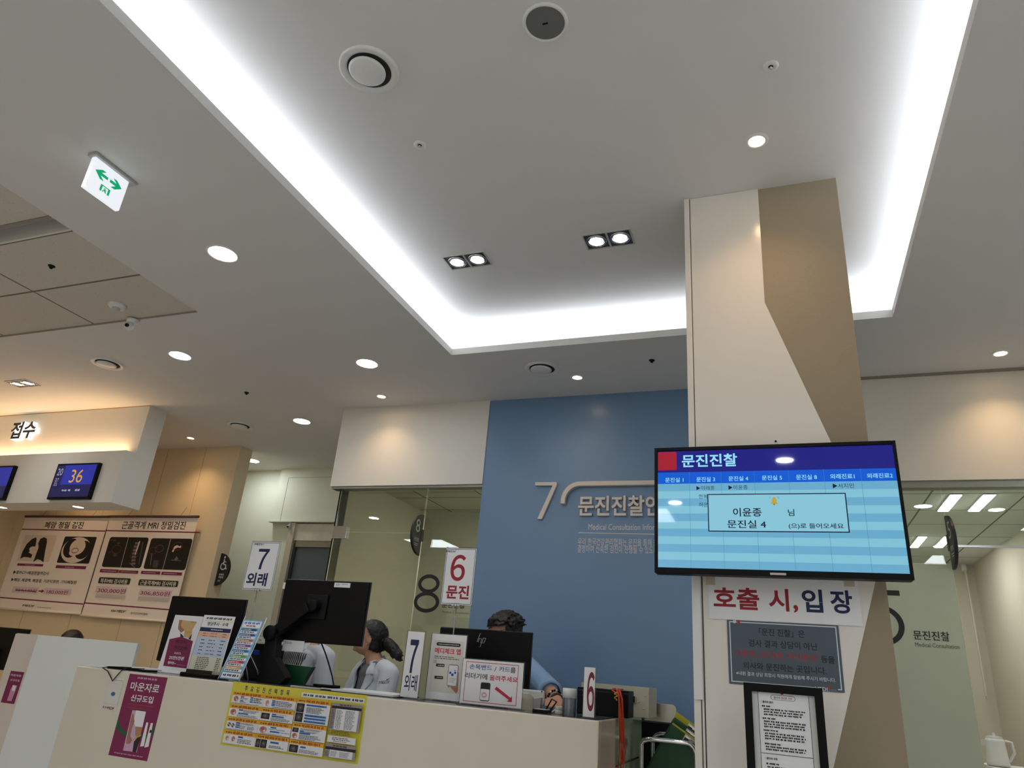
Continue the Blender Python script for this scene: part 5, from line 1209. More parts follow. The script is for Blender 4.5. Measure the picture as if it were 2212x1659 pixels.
WOV = mat('white woven band', (214, 208, 190), 0.8, noise=0.7, nscale=300)
b = MB(); b.lathe([(0.013, 0.0), (0.015, 0.002), (0.015, 0.013), (0.013, 0.0145), (0.007, 0.0145), (0.007, 0.0)], (px_.x, 2.755, CZ), (0,0,1), 24, WOV); b.build('lower_coil', t)
b = MB(); b.lathe([(0.012, 0.0), (0.0145, 0.002), (0.0145, 0.012), (0.012, 0.013), (0.006, 0.013), (0.006, 0.0)], (px_.x+0.001, 2.757, CZ+0.015), (0,0,1), 24, WOV); b.build('upper_coil', t)
p0_, p1_ = c10(350, 795, 2.70), c10(560, 870, 2.70)
t = thing('card_reader', 'small black card reader box with a cable on the counter', 'card reader', ((p0_.x+p1_.x)/2, 2.71, CZ))
MB().box(p0_.x, p1_.x, 2.695, 2.76, CZ, CZ+0.012, BLACK).build('body', t, bevel=0.002); MB().box(p0_.x+0.004, p1_.x-0.006, 2.698, 2.756, CZ+0.012, CZ+0.0128, LGREY).build('top_plate', t)
b = MB(); b.tube([(p1_.x-0.004, 2.75, CZ+0.008), (p1_.x+0.008, 2.79, CZ+0.04), (p1_.x-0.02, 2.82, CZ+0.048), (p1_.x-0.035, 2.80, CZ+0.01)], 0.0028, BLACK, 8); b.tube([(p1_.x, 2.76, CZ+0.004), (p1_.x+0.014, 2.79, CZ+0.022), (p1_.x+0.02, 2.82, CZ+0.012)], 0.0028, WPLAST, 8); b.build('cable', t)
# roll of ribbed tickets
pr_ = c10(360, 700, 2.86); rr_ = 0.052; hz = c10(250, 540, 2.86).z - CZ
b = MB(); prof = [(0.012, hz), (0.03, hz+0.002)]
n_ = 11
for k in range(n_, -1, -1):
    z = hz*k/n_; r = rr_*(1-0.35*max(0, (k/n_-0.72)/0.28)**2); prof += [(r, z), (r-0.0022, max(0, z-hz/n_*0.5))]
b.lathe(prof, (pr_.x-rr_, 2.86, CZ), (0,0,1), 32, mat('off-white ticket roll', (226, 222, 206), 0.7), cap0=True); tag(b.build('ticket_roll'), 'off-white ribbed roll behind the card reader notice', 'paper roll')
# white card scanner
p0_, p1_ = c10(200, 470, 2.98), c10(512, 800, 2.98)
t = thing('terminal', 'white payment terminal seen from behind, beside the ribbed roll', 'terminal', ((p0_.x+p1_.x)/2, 3.0, CZ-0.002))
MB().box(p0_.x-0.03, p1_.x, 2.975, 2.992, CZ+0.012, p0_.z, WPLAST).build('back_shell', t, bevel=0.006)
MB().prism([(p0_.x+0.045, 2.972, CZ), (p1_.x-0.004, 2.972, CZ), (p1_.x-0.004, 2.972, CZ+0.045), (p0_.x+0.055, 2.972, CZ+0.035)][::-1], (0, -0.03, 0), LGREY).build('stand', t)
MB().lathe([(0.003, 0), (0.003, 0.001)], c10(488, 512, 2.975), (0,-1,0), 10, BLACK, cap1=True).build('camera_hole', t)
# black box, cream metal tray, orange lanyards
yb_ = 2.97
p0_, p1_, p2_ = c10(1018, 455, yb_), c10(1780, 505, yb_), c10(1780, 888, yb_)
t = thing('black_box', 'black plastic box on the counter corner with orange lanyards over it', 'box', ((p0_.x+p1_.x)/2, 3.02, CZ))
MB().box(p0_.x, p1_.x, yb_, yb_+0.11, CZ, p1_.z, BLACK).build('body', t, bevel=0.003)
MB().box(p0_.x-0.001, p1_.x+0.001, yb_-0.001, yb_+0.111, p1_.z-0.012, p1_.z-0.009, mat('lid seam', (30, 30, 32), 0.5)).build('lid_seam', t)
CRMET = mat('cream enamelled metal', (206, 200, 176), 0.4, noise=0.08, nscale=40)
ymt = 3.20; r0, r1, r2 = c10(1280, 440, ymt), c10(2085, 455, ymt), c10(2085, 850, ymt)
t = thing('metal_tray', 'worn cream metal tray with a latch behind the black box', 'tray', ((r0.x+r1.x)/2, 3.3, CZ))
xl, xr_, zt_ = r0.x-0.06, r1.x, r1.z; b = MB()
b.box(xl, xr_, ymt, ymt+0.006, CZ, zt_, CRMET); b.box(xl, xr_, ymt+0.19, ymt+0.196, CZ, zt_, CRMET); b.box(xl, xl+0.006, ymt+0.006, ymt+0.19, CZ, zt_, CRMET); b.box(xr_-0.006, xr_, ymt+0.006, ymt+0.19, CZ, zt_, CRMET); b.box(xl+0.006, xr_-0.006, ymt+0.006, ymt+0.19, CZ, CZ+0.004, CRMET)
b.build('body', t)
p = c10(1832, 625, ymt); MB().box(p.x-0.003, p.x+0.015, ymt-0.008, ymt, p.z-0.014, p.z+0.014, CHROME).build('latch', t, bevel=0.002)
b = MB()
for u, v in ((1828,525),(2030,578),(1938,665),(2005,770)): b.lathe([(0.0038, 0), (0.003, 0.0022)], c10(u, v, ymt), (0,-1,0), 10, STEEL, cap1=True)
b.build('rivet', t)
ORC = mat('orange cord', (206, 62, 24), 0.5); YLC = mat('yellow cord', (214, 160, 40), 0.6)
pz_ = p1_.z
def lan(u0, pts, off, label):
    b = MB(); top = c10(u0, 500, yb_)
    for s_ in (-1, 1):
        P_ = [(top.x+s_*0.002, yb_+0.05, pz_+0.004), (top.x+s_*0.002, yb_+0.012, pz_+0.0045), (top.x+s_*0.002, yb_-0.006, pz_-0.002)]
        for k, (u, v) in enumerate(pts):
            q = c10(u + s_*(6 if k < 5 else 16), v, 2.90+off); P_.append((max(q.x, CR+0.004), 2.90+off+s_*0.002, q.z))
        b.tube(P_, 0.0022, ORC, 6)
    return tag(b.build('lanyard'), label, 'lanyard', 'orange lanyards over the counter corner')
lan(1545, [(1600, 560), (1618, 700), (1636, 850), (1652, 1000), (1660, 1200), (1662, 1400), (1648, 1600), (1640, 1780)], 0.0, 'orange lanyard tied with a yellow knot over the counter corner')
lan(1618, [(1636, 580), (1648, 720), (1662, 870), (1676, 1050), (1684, 1250), (1684, 1420), (1686, 1560), (1692, 1780)], -0.010, 'orange lanyard hanging in the middle of the bunch over the counter corner')
lan(1655, [(1684, 620), (1690, 760), (1698, 900), (1704, 1050), (1712, 1250), (1714, 1400), (1700, 1540), (1672, 1780)], 0.010, 'orange lanyard hanging outermost over the counter corner')
q = c10(1598, 565, 2.90)
b = MB(); b.tube([(q.x+0.005*math.cos(a*.7), 2.893+0.003*math.sin(a*.9), q.z+0.012-a*0.0016) for a in range(20)], 0.0020, YLC, 6); tag(b.build('cord_knot'), 'small yellow knotted cord around an orange lanyard', 'cord')

# ------------------------------------------------------------------ trolley and green clipboards beside the pillar
def c11(u, v, y): return at(1370+u*0.15615, 1400+v*0.15615, y=y)
yt = 3.45
a_, c_ = c11(110, 700, yt), c11(590, 1050, yt)
t = thing('steel_trolley', 'steel trolley with tube handles between the counter and the pillar', 'trolley', ((a_.x+c_.x)/2, 3.4, 0))
pp = MB(); z0, z1, x0, x1 = c_.z, a_.z-0.012, a_.x-0.06, c_.x; r = 0.02; pts = [(x0, yt, z0), (x1, yt, z0)] + [(x1-r+r*math.cos(k*math.pi/12), yt, z1-r+r*math.sin(k*math.pi/12)) for k in range(7)] + [(x0, yt, z1)]
pp.prism(pts[::-1], (0, 0.02, 0), STEEL); pp.build('steel_plate', t, bevel=0.002)
MB().box(x0, x1+0.12, yt-0.02, yt+0.25, 0.10, z0-0.004, MBLACK).build('cabinet', t)
yl_ = 3.18; tb = [c11(100, 1330, yl_), c11(130, 1278, yl_), c11(200, 1262, yl_), c11(300, 1268, yl_), c11(500, 1288, yl_), c11(700, 1312, yl_), c11(770, 1330, yl_), c11(825, 1385, yl_), c11(850, 1450, yl_), c11(858, 1560, yl_)]
bot = tb[-1].copy(); bot.z = 0.03; tb0 = tb[0].copy(); tb0.z = 0.03
MB().tube([tb0] + tb + [bot], 0.010, CHROME, 12).build('front_handle', t)
yl2 = 3.38; tb = [c11(255, 1420, yl2), c11(262, 1250, yl2), c11(300, 1205, yl2), c11(360, 1188, yl2), c11(480, 1190, yl2), c11(640, 1200, yl2)]
tb0 = tb[0].copy(); tb0.z = 0.2; MB().tube([tb0] + tb, 0.009, CHROME, 12).build('rear_handle', t)
CLG = mat('green clipboard', (10, 74, 36), 0.35); CLY = mat('yellow clipboard band', (196, 186, 50), 0.5)
def clipboard(u, v, yy, label, band):
    """board leaning over in its own plane; (u, v) its upper corner in the photo"""
    p = c11(u, v, yy); ang = math.radians(30); w, h = 0.165, 0.34
    ca, sa = math.cos(ang), math.sin(ang); U = Vector((ca, 0, -sa)); V = Vector((sa, 0, ca)); N = Vector((0, 1, 0)); c = p + U*w/2 - V*h/2
    t = thing('clipboard', label, 'clipboard', (c.x, yy, c.z-0.2), 'green clipboards on the steel trolley')
    MB().obox(c, U*w/2, V*h/2, N*0.0022, CLG).build('board', t, bevel=0.001)
    if band: MB().obox(p + U*w/2 - V*band/2 - N*0.0026, U*w/2, V*band/2, N*0.0005, CLY).build('yellow_band', t)
    cc = p + U*0.098 - V*0.022 - N*0.007
    b = MB(); b.obox(cc, U*0.036, V*0.016, N*0.004, STEEL); b.obox(cc - N*0.007 + V*0.006, U*0.030, V*0.007, N*0.004, CHROME); b.build('clip', t, bevel=0.001)
    for s in (-1, 1): MB().obox(cc - N*0.006 + U*s*0.022 - V*0.004, U*0.009, V*0.010, N*0.006, mat('clip dark', (60, 52, 40), 0.35, metal=0.8)).build('clip_spring', t)
for u, v, yy, band, lab in ((590, 882, 3.32, 0.030, 'green clipboard with a wide yellow band, topmost on the trolley'), (560, 955, 3.29, 0, 'plain green clipboard between the two banded ones on the trolley'), (538, 1030, 3.26, 0.007, 'green clipboard with a thin yellow edge, lowest of the three on the trolley')):
    clipboard(u, v, yy, lab, band)
# ------------------------------------------------------------------ people: bodies grown as one closed surface
from mathutils.bvhtree import BVHTree
def cap(b, p0, p1, r0, r1):
    p0, p1 = Vector(p0), Vector(p1); w = (p1-p0); L = w.length
    if L < 1e-6: return
    prof = [(max(1e-4, r0*math.sin(k*math.pi/12)), -r0*math.cos(k*math.pi/12)) for k in range(0, 7)] + [(max(1e-4, r1*math.cos(k*math.pi/12)), L + r1*math.sin(k*math.pi/12)) for k in range(0, 7)]
    b.lathe(prof, p0, w, 14, SKIN, True, True, True)
SKIN = mat('skin', (214, 164, 136), 0.5, spec=0.35)
def grow(b, m, name, parent, voxel=0.006, smooth=6, cut=None, disp=0.0):
    """melt overlapping forms into one smooth closed surface"""
    me = bpy.data.meshes.new('grow'); me.from_pydata(b.v, [], b.f); me.update()
    o = bpy.data.objects.new('grow', me); COL.objects.link(o)
    r = o.modifiers.new('r', 'REMESH'); r.mode = 'VOXEL'; r.voxel_size = voxel
    s = o.modifiers.new('s', 'SMOOTH'); s.iterations = smooth; s.factor = 0.5
    dg = bpy.context.evaluated_depsgraph_get(); dg.update()
    out = bpy.data.meshes.new_from_object(o.evaluated_get(dg))
    bpy.data.objects.remove(o); bpy.data.meshes.remove(me)
    full = BVHTree.FromPolygons([v.co[:] for v in out.vertices], [tuple(p.vertices) for p in out.polygons])
    vs = [v.co.copy() for v in out.vertices]; fs = [tuple(p.vertices) for p in out.polygons]
    if disp:
        from mathutils import noise as nz
        nn = [v.normal.copy() for v in out.vertices]
        vs = [p + n*disp*nz.noise(p*70) + n*disp*0.6*nz.noise(p*190) for p, n in zip(vs, nn)]
    bpy.data.meshes.remove(out)
    if cut:
        bad = [cut(p) for p in vs]; fs = [f for f in fs if not any(bad[i] for i in f)]
        used = sorted({i for f in fs for i in f}); ix = {k: i for i, k in enumerate(used)}
        vs = [vs[k] for k in used]; fs = [tuple(ix[k] for k in f) for f in fs]
    g = MB(); g.add(vs, fs, m, True); ob = g.build(name, parent)
    return ob, full
def frame_of(fwd, up=(0, 0, 1)):
    F = Vector(fwd).normalized(); S = F.cross(Vector(up)).normalized(); U = S.cross(F); return F, S, U   # S = the person's right
def ellM(F, S, U): return Matrix((S, F, U)).transposed()
def drape(name, parent, bvh, c, F, S, quads, m, off=0.004, th=0.002, n=8):
    """cloth pieces laid on the body surface; quads in (side, height) about c, seen from the front"""
    b = MB(); U = Vector((0, 0, 1))
    for q in quads:
        P = []
        for j in range(n+1):
            for i in range(n+1):
                u, v = i/n, j/n
                s = (q[0][0]*(1-u)+q[1][0]*u)*(1-v) + (q[3][0]*(1-u)+q[2][0]*u)*v; h = (q[0][1]*(1-u)+q[1][1]*u)*(1-v) + (q[3][1]*(1-u)+q[2][1]*u)*v
                o = c + S*s + U*h + F*0.6; hit = bvh.ray_cast(o, -F, 1.0)[0]
                P.append((hit if hit is not None else c + S*s + U*h + F*0.03) + F*off)
        fs = [(j*(n+1)+i, j*(n+1)+i+1, (j+1)*(n+1)+i+1, (j+1)*(n+1)+i) for j in range(n) for i in range(n)]
        N = len(P); b.add(P + [p - F*th for p in P], fs + [tuple(N+k for k in f[::-1]) for f in fs], m, True)
    return b.build(name, parent)
def hand(b, wrist, d, palm_n, side, curl=0.5, k=1.0):
    """palm, four unequal fingers and a thumb leaving the side of the palm; d = finger direction, palm_n = back-of-hand normal"""
    d = Vector(d).normalized(); n = Vector(palm_n); n = (n - d*n.dot(d)).normalized(); s = d.cross(n)*side
    for q in (-0.026, -0.009, 0.009, 0.026): cap(b, wrist + d*0.012 + s*q*0.6, wrist + d*0.085*k + s*q, 0.013, 0.0115)
    for q, L in zip((-0.030, -0.010, 0.010, 0.030), (0.066, 0.078, 0.073, 0.056)):
        p = wrist + d*0.088*k + s*q; a = d.copy()
        for seg, r in zip((0.45, 0.32, 0.23), (0.0092, 0.0085, 0.0076)):
            a = (a - n*curl*0.55).normalized(); e = p + a*L*seg*k; cap(b, p, e, r, r*0.93); p = e
    p = wrist + d*0.028 - s*0.026; e = p + (d*0.6 - s*0.75 - n*0.25).normalized()*0.040; cap(b, p, e, 0.0125, 0.0105); cap(b, e, e + (d*0.9 - s*0.25 - n*0.35).normalized()*0.032, 0.0100, 0.0085)
def head_forms(b, hc, F, S, U, k=1.0):
    M_ = ellM(F, S, U)
    b.ball(hc + F*-0.010*k + U*0.020*k, (0.074*k, 0.092*k, 0.088*k), SKIN, 24, 16, M_)
    b.ball(hc + F*0.020*k - U*0.040*k, (0.060*k, 0.066*k, 0.072*k), SKIN, 20, 14, M_)
    b.ball(hc + F*0.066*k - U*0.092*k, (0.022*k, 0.016*k, 0.016*k), SKIN, 14, 10, M_)
    for s in (-1, 1):
        b.ball(hc + F*0.028*k + S*s*0.040*k - U*0.068*k, (0.020*k, 0.040*k, 0.022*k), SKIN, 14, 10, M_)
        b.ball(hc + F*0.060*k + S*s*0.036*k - U*0.020*k, (0.024*k, 0.020*k, 0.020*k), SKIN, 14, 10, M_)
        b.ball(hc - F*0.008*k + S*s*0.076*k - U*0.012*k, (0.008*k, 0.018*k, 0.030*k), SKIN, 14, 10, ellM((F*0.94 - S*s*0.3).normalized(), S, U))
    cap(b, hc + F*0.082*k + U*0.014*k, hc + F*0.102*k - U*0.030*k, 0.008*k, 0.012*k)
    for s in (-1, 1): b.ball(hc + F*0.090*k + S*s*0.011*k - U*0.034*k, 0.009*k, SKIN, 10, 8)
    cap(b, hc + F*0.076*k + S*0.038*k + U*0.026*k, hc + F*0.076*k - S*0.038*k + U*0.026*k, 0.010*k, 0.010*k)
    cap(b, hc + F*0.078*k + S*0.018*k - U*0.062*k, hc + F*0.078*k - S*0.018*k - U*0.062*k, 0.010*k, 0.010*k)
EYEW = mat('eye white', (226, 222, 216), 0.25); IRIS = mat('dark iris', (30, 20, 16), 0.2); LIPM = mat('lip', (170, 92, 88), 0.45); HAIR = mat('black hair', (20, 17, 16), 0.45, bump=0.5, bscale=220)
def face(hc, F, S, U, par, k=1.0):
    for s in (-1, 1):
        c = hc + F*0.074*k + S*s*0.032*k + U*0.006*k; b = MB(); b.ball(c, 0.0125*k, EYEW, 14, 10); b.ball(c + F*0.0072*k, 0.0066*k, IRIS, 12, 8); b.build('eye', par)
        b = MB(); b.tube([hc + F*0.088*k + S*s*0.014*k + U*0.030*k, hc + F*0.088*k + S*s*0.030*k + U*0.035*k, hc + F*0.078*k + S*s*0.048*k + U*0.030*k], [0.003*k, 0.0036*k, 0.0018*k], HAIR, 6); b.build('eyebrow', par)
    b = MB(); b.tube([hc + F*0.080*k - S*0.024*k - U*0.064*k, hc + F*0.0895*k - U*0.060*k, hc + F*0.080*k + S*0.024*k - U*0.064*k], [0.002, 0.0052*k, 0.002], LIPM, 8); b.build('mouth', par)
BS = 0.80
def body_forms(b, hip, sh, neck, hc, S, F, SU, w=1.0, fem=True):
    """trunk between hip and shoulder points, and neck"""
    M_ = ellM(F, S, SU); w = w*BS; k = BS
    b.ball(hip, (0.165*w, 0.115*w, 0.115*k), SKIN, 20, 14, M_); b.ball(hip.lerp(sh, 0.35), (0.135*w, 0.095*w, 0.15*k), SKIN, 20, 14, M_)
    b.ball(hip.lerp(sh, 0.72), (0.152*w, 0.108*w, 0.17*k), SKIN, 20, 14, M_); b.ball(sh - SU*0.045*k, (0.165*w, 0.085*w, 0.075*k), SKIN, 20, 14, M_)
    if fem:
        for s in (-1, 1): b.ball(hip.lerp(sh, 0.70) + F*0.072*w + S*s*0.062*w, (0.056*k, 0.046*k, 0.056*k), SKIN, 14, 10, M_)
    cap(b, sh - SU*0.02, neck, 0.060*k, 0.052*k); cap(b, neck, hc - SU*0.04, 0.050*k, 0.052*k)
    for s in (-1, 1): cap(b, neck - SU*0.015 + S*s*0.02, sh + S*s*0.15*w - SU*0.012, 0.036*k, 0.044*k)
def leg_points(hip, F, S, s):
    G = (F*0.4 + Vector((0.05, -0.9, 0))).normalized()
    hp = hip + S*s*0.075 - Vector((0, 0, 0.03)); kn = hp + G*0.17 + S*s*0.006; kn.z = hip.z*0.56; an = kn - G*0.04; an.z = 0.075
    return hp, kn, an, G
def seated(name, label, hip, sh, neck, hc, fwd, face_dir, up, arms, skin=SKIN, w=1.0, fem=True, k=1.0):
    F, S, _ = frame_of(fwd); SU = (sh-hip).normalized(); HF, HS, HU = frame_of(face_dir, up)
    t = thing(name, label, 'person', (hip.x, hip.y, 0.0))
    b = MB(); body_forms(b, hip, sh, neck, hc, S, F, SU, w=w, fem=fem); head_forms(b, hc, HF, HS, HU, k)
    for a in arms:
        cap(b, a[0], a[1], 0.048*w*BS, 0.038*w*BS); cap(b, a[1], a[2], 0.038*w*BS, 0.027*w*BS)
        hand(b, a[2], a[3], a[4], a[5], a[6], BS)
    for s in (-1, 1):
        hp, kn, an, G = leg_points(hip, F, S, s)
        cap(b, hp, kn, 0.072, 0.050); cap(b, kn, an, 0.046, 0.032); cap(b, an - G*0.02 - Vector((0, 0, 0.035)), an + G*0.12 - Vector((0, 0, 0.048)), 0.030, 0.025)
    body, bv = grow(b, skin, 'body', t, 0.005, 5)
    face(hc, HF, HS, HU, body, k)
    return t, body, (F, S, SU), (HF, HS, HU)
def garment(name, par, m, hip, sh, neck, F, S, SU, arms, inf, w, fem, cut, sleeve=1.0):
    b = MB(); M_ = ellM(F, S, SU); i = inf; w = w*BS; k = BS
    b.ball(hip - SU*0.02, (0.172*w+i, 0.122*w+i, 0.14*k), SKIN, 20, 14, M_); b.ball(hip.lerp(sh, 0.35), (0.145*w+i, 0.102*w+i, 0.16*k), SKIN, 20, 14, M_)
    b.ball(hip.lerp(sh, 0.72), (0.155*w+i, 0.110*w+i, 0.175*k), SKIN, 20, 14, M_); b.ball(sh - SU*0.045*k, (0.168*w+i, 0.088*w+i, 0.078*k+i), SKIN, 20, 14, M_)
    if fem:
        for s in (-1, 1): b.ball(hip.lerp(sh, 0.70) + F*0.070*w + S*s*0.060*w, (0.060*k+i, 0.046*k+i, 0.062*k+i), SKIN, 14, 10, M_)
    for s in (-1, 1): cap(b, neck - SU*0.020 + S*s*0.024, sh + S*s*0.155*w - SU*0.012, 0.040*k+i, 0.048*k+i)
    for a in arms:
        cap(b, a[0], a[1], 0.050*w+i, 0.046*w+i)
        if sleeve > 0: cap(b, a[1], a[1].lerp(a[2], sleeve), 0.046*w+i, (0.042 if sleeve > 0.5 else 0.045)*w+i)
    return grow(b, m, name, par, 0.005, 4, cut, 0.0)
COAT = mat('white coat cloth', (222, 228, 236), 0.75, bump=0.25, bscale=25); GTEE = mat('grey top', (120, 120, 124), 0.8); STRW = mat('shirt white', (220, 220, 222), 0.8); BLUSH = mat('light blue shirt cloth', (150, 184, 222), 0.75, bump=0.3, bscale=22); TROU = mat('dark trousers', (34, 36, 42), 0.8)
def trousers(par, hip, F, S):
    b = MB()
    b.ball(hip - Vector((0, 0, 0.03)), (0.145, 0.110, 0.095), SKIN, 18, 12, ellM(F, S, Vector((0, 0, 1))))
    for s in (-1, 1):
        hp, kn, an, G = leg_points(hip, F, S, s); an.z = 0.105
        cap(b, hp, kn, 0.080, 0.060); cap(b, kn, an, 0.058, 0.046)
    grow(b, TROU, 'trousers', par, 0.010, 4)
    for s in (-1, 1):
        hp, kn, an, G = leg_points(hip, F, S, s)
        b = MB(); cap(b, an - G*0.03 - Vector((0, 0, 0.033)), an + G*0.13 - Vector((0, 0, 0.044)), 0.040, 0.031); grow(b, BLACK, 'shoe', par, 0.008, 3)
def hair_shell(par, hc, F, S, U, k, front, low, extra=None, disp=0.004, th=0.014, col=HAIR):
    """cap of hair around the skull; bare where the face is"""
    b = MB(); M_ = ellM(F, S, U)
    b.ball(hc - F*0.012*k + U*0.024*k, (0.074*k+th, 0.092*k+th, 0.088*k+th), SKIN, 26, 18, M_)
    b.ball(hc - F*0.040*k - U*0.030*k, (0.066*k+th, 0.055*k+th, 0.070*k+th*.5), SKIN, 20, 14, M_)
    if extra: extra(b)
    def cut(p):
        d = p - hc; f, u, s = d.dot(F), d.dot(U), d.dot(S)
        if f > 0.15: return False
        return (f > front(abs(s), u) and u < 0.085*k) or u < low
    return grow(b, col, 'hair', par, 0.0035, 3, cut, disp)
Z3 = Vector((0, 0, 1))
def collar(par, neck, F, S, SU, m=COAT, r0=0.060, r1=0.092, a0=38):
    """turned-down collar: a band round the neck, open in front, with its flap falling outwards"""
    b = MB(); n = 26; vs = []
    for k in range(n+1):
        a = math.radians(a0 + (360-2*a0)*k/n); d = F*math.cos(a) + S*math.sin(a)*1.05; back = (1-math.cos(a))/2
        vs += [neck + d*(r0+0.004) + SU*(-0.055+0.035*back), neck + d*r0 + SU*(-0.022+0.036*back), neck + d*(r0+0.008) + SU*(-0.016+0.036*back), neck + d*(r1-0.006*back) + SU*(-0.070+0.046*back)]
    b.add(vs, [(4*k+j, 4*k+4+j, 4*k+5+j, 4*k+1+j) for k in range(n) for j in range(3)], m, True)
    o = b.build('collar', par); md = o.modifiers.new('s', 'SOLIDIFY'); md.thickness = 0.004
    return o
# --- woman in profile with ponytail
def neck_hole(p, neck, SU, r): return (p-neck).dot(SU) > -0.05 and ((p-neck) - SU*(p-neck).dot(SU)).length < r
def woman():
    F = Vector((-0.50, -0.86, 0)).normalized(); S = F.cross(Z3)
    sh = at(812, 1441, y=3.26); sh.z -= 0.008
    hip = sh - F*0.06; hip.z = sh.z - 0.43
    hc = at(799, 1379, y=3.26); neck = at(808, 1423, y=3.27)
    shR, shL = sh + S*0.140 - Z3*0.028, sh - S*0.140 - Z3*0.022
    def arm(s0, s): el = s0 + Vector((0, 0, -0.19)) + F*0.05 + S*s*0.05; wr = el + F*0.15 - S*s*0.05 - Z3*0.01; wr.z = max(wr.z, 0.79); return (s0, el, wr, F - S*s*0.3, Z3, s, 0.5)
    arms = [arm(shR, 1), arm(shL, -1)]
    t, body, (F, S, SU), (HF, HS, HU) = seated('person', 'woman with a black ponytail in a white coat, turned sideways behind the counter', hip, sh, neck, hc, F, (-0.88, -0.42, 0.26), (0.26, 0.12, 1), arms, w=0.98, k=0.76)
    trousers(t, hip, F, S)
    garment('grey_top', t, GTEE, hip, sh, neck, F, S, SU, [], 0.004, 0.98, True, lambda p: (p-neck).dot(SU) > -0.006)
    c = Vector((sh.x, sh.y, 0)); zb = sh.z - 0.27
    def cut(p):
        d = p - c; s, h = abs(d.dot(S)), p.z
        return (d.dot(F) > -0.02 and h > zb and s < 0.003 + 0.062*max(0, (h-zb)/0.27)) or neck_hole(p, neck, SU, 0.052)
    coat, bv = garment('white_coat', t, COAT, hip, sh, neck, F, S, SU, arms, 0.010, 0.98, True, cut)
    Z = lambda v: zb + v*0.27; q = []
    for s in (-1, 1): q += [[(s*0.004, Z(.06)), (s*0.045, Z(.50)), (s*0.094, Z(.86)), (s*0.056, Z(.98))], [(s*0.050, Z(.90)), (s*0.098, Z(.92)), (s*0.072, Z(1.10)), (s*0.044, Z(1.10))]]
    drape('lapel', t, bv, c, F, S, q, COAT, 0.010, 0.003)
    drape('pocket', t, bv, c, F, S, [[(-0.040, Z(.05)), (-0.112, Z(.05)), (-0.112, Z(.36)), (-0.040, Z(.40))]], COAT, 0.004, 0.002)
    pk = bv.ray_cast(c - S*0.068 + Z3*Z(.38) + F*0.6, -F, 1.0)[0]
    if pk: b = MB(); b.cyl(pk + F*0.008 - Z3*0.03, pk + F*0.010 + Z3*0.028, 0.0028, BLACK, n=8); b.build('pen', t)
    collar(t, neck, F, S, SU, r0=0.047, r1=0.074)
    def mark(s, z, w_, nm):
        vs, fs = glyphs('MEDI', 0.0); bb = MB(); D = (F - S*0.9).normalized(); R_ = D.cross(Z3)
        o = c + S*s + Z3*z
        def P_(u, v):
            g = bv.ray_cast(o - R_*((u-0.5)*w_) + Z3*(v*w_*0.24 + u*w_*0.12) + D*0.5, -D, 1.0)[0]; return None if g is None else g + D*0.003
        P = [P_(u, v) for u, v in vs]
        if any(p is None for p in P): return
        bb.add(P, fs, INK); tk = [P_(u, v) for u, v in ((0.70, 1.5), (0.80, 1.0), (1.05, 2.2), (0.82, 1.5))]
        if all(p is not None for p in tk): bb.poly(tk, INK)
        bb.build(nm, t)
    mark(-0.135, sh.z - 0.062, 0.050, 'logo_print')
    def ext(b):
        b.ball(hc - HF*0.072 - HU*0.012, (0.024, 0.024, 0.028), SKIN, 12, 8)
        P = [hc - HF*0.076 - HU*0.016, at(838, 1391, y=3.27), at(850, 1403, y=3.27), at(860, 1417, y=3.26), at(864, 1426, y=3.26)]
        for a, e, r0, r1 in zip(P, P[1:], (0.020, 0.030, 0.030, 0.021), (0.030, 0.030, 0.021, 0.008)): cap(b, a, e, r0, r1)
        rnd = random.Random(3)
        for k in range(26):
            f = rnd.uniform(0.2, 0.9); a = P[1].lerp(P[3], f); o = Vector((rnd.uniform(-1, 1), rnd.uniform(-1, 1), rnd.uniform(-1, 1))).normalized(); cap(b, a + o*0.020, a + o*0.031 + Vector((0.016, 0, -0.016)), 0.007, 0.002)
    hair_shell(body, hc, HF, HS, HU, 0.76, lambda s, u: (-0.016 if u < 0.0 else -0.016+u*1.2), -0.052, ext, 0.0022, 0.010)
    b = MB()
    for s in (-1, 1): b.ball(hc - HF*0.002 + HS*s*0.066 - HU*0.030, 0.003, EYEW, 8, 6)
    b.build('earring', t)
woman()
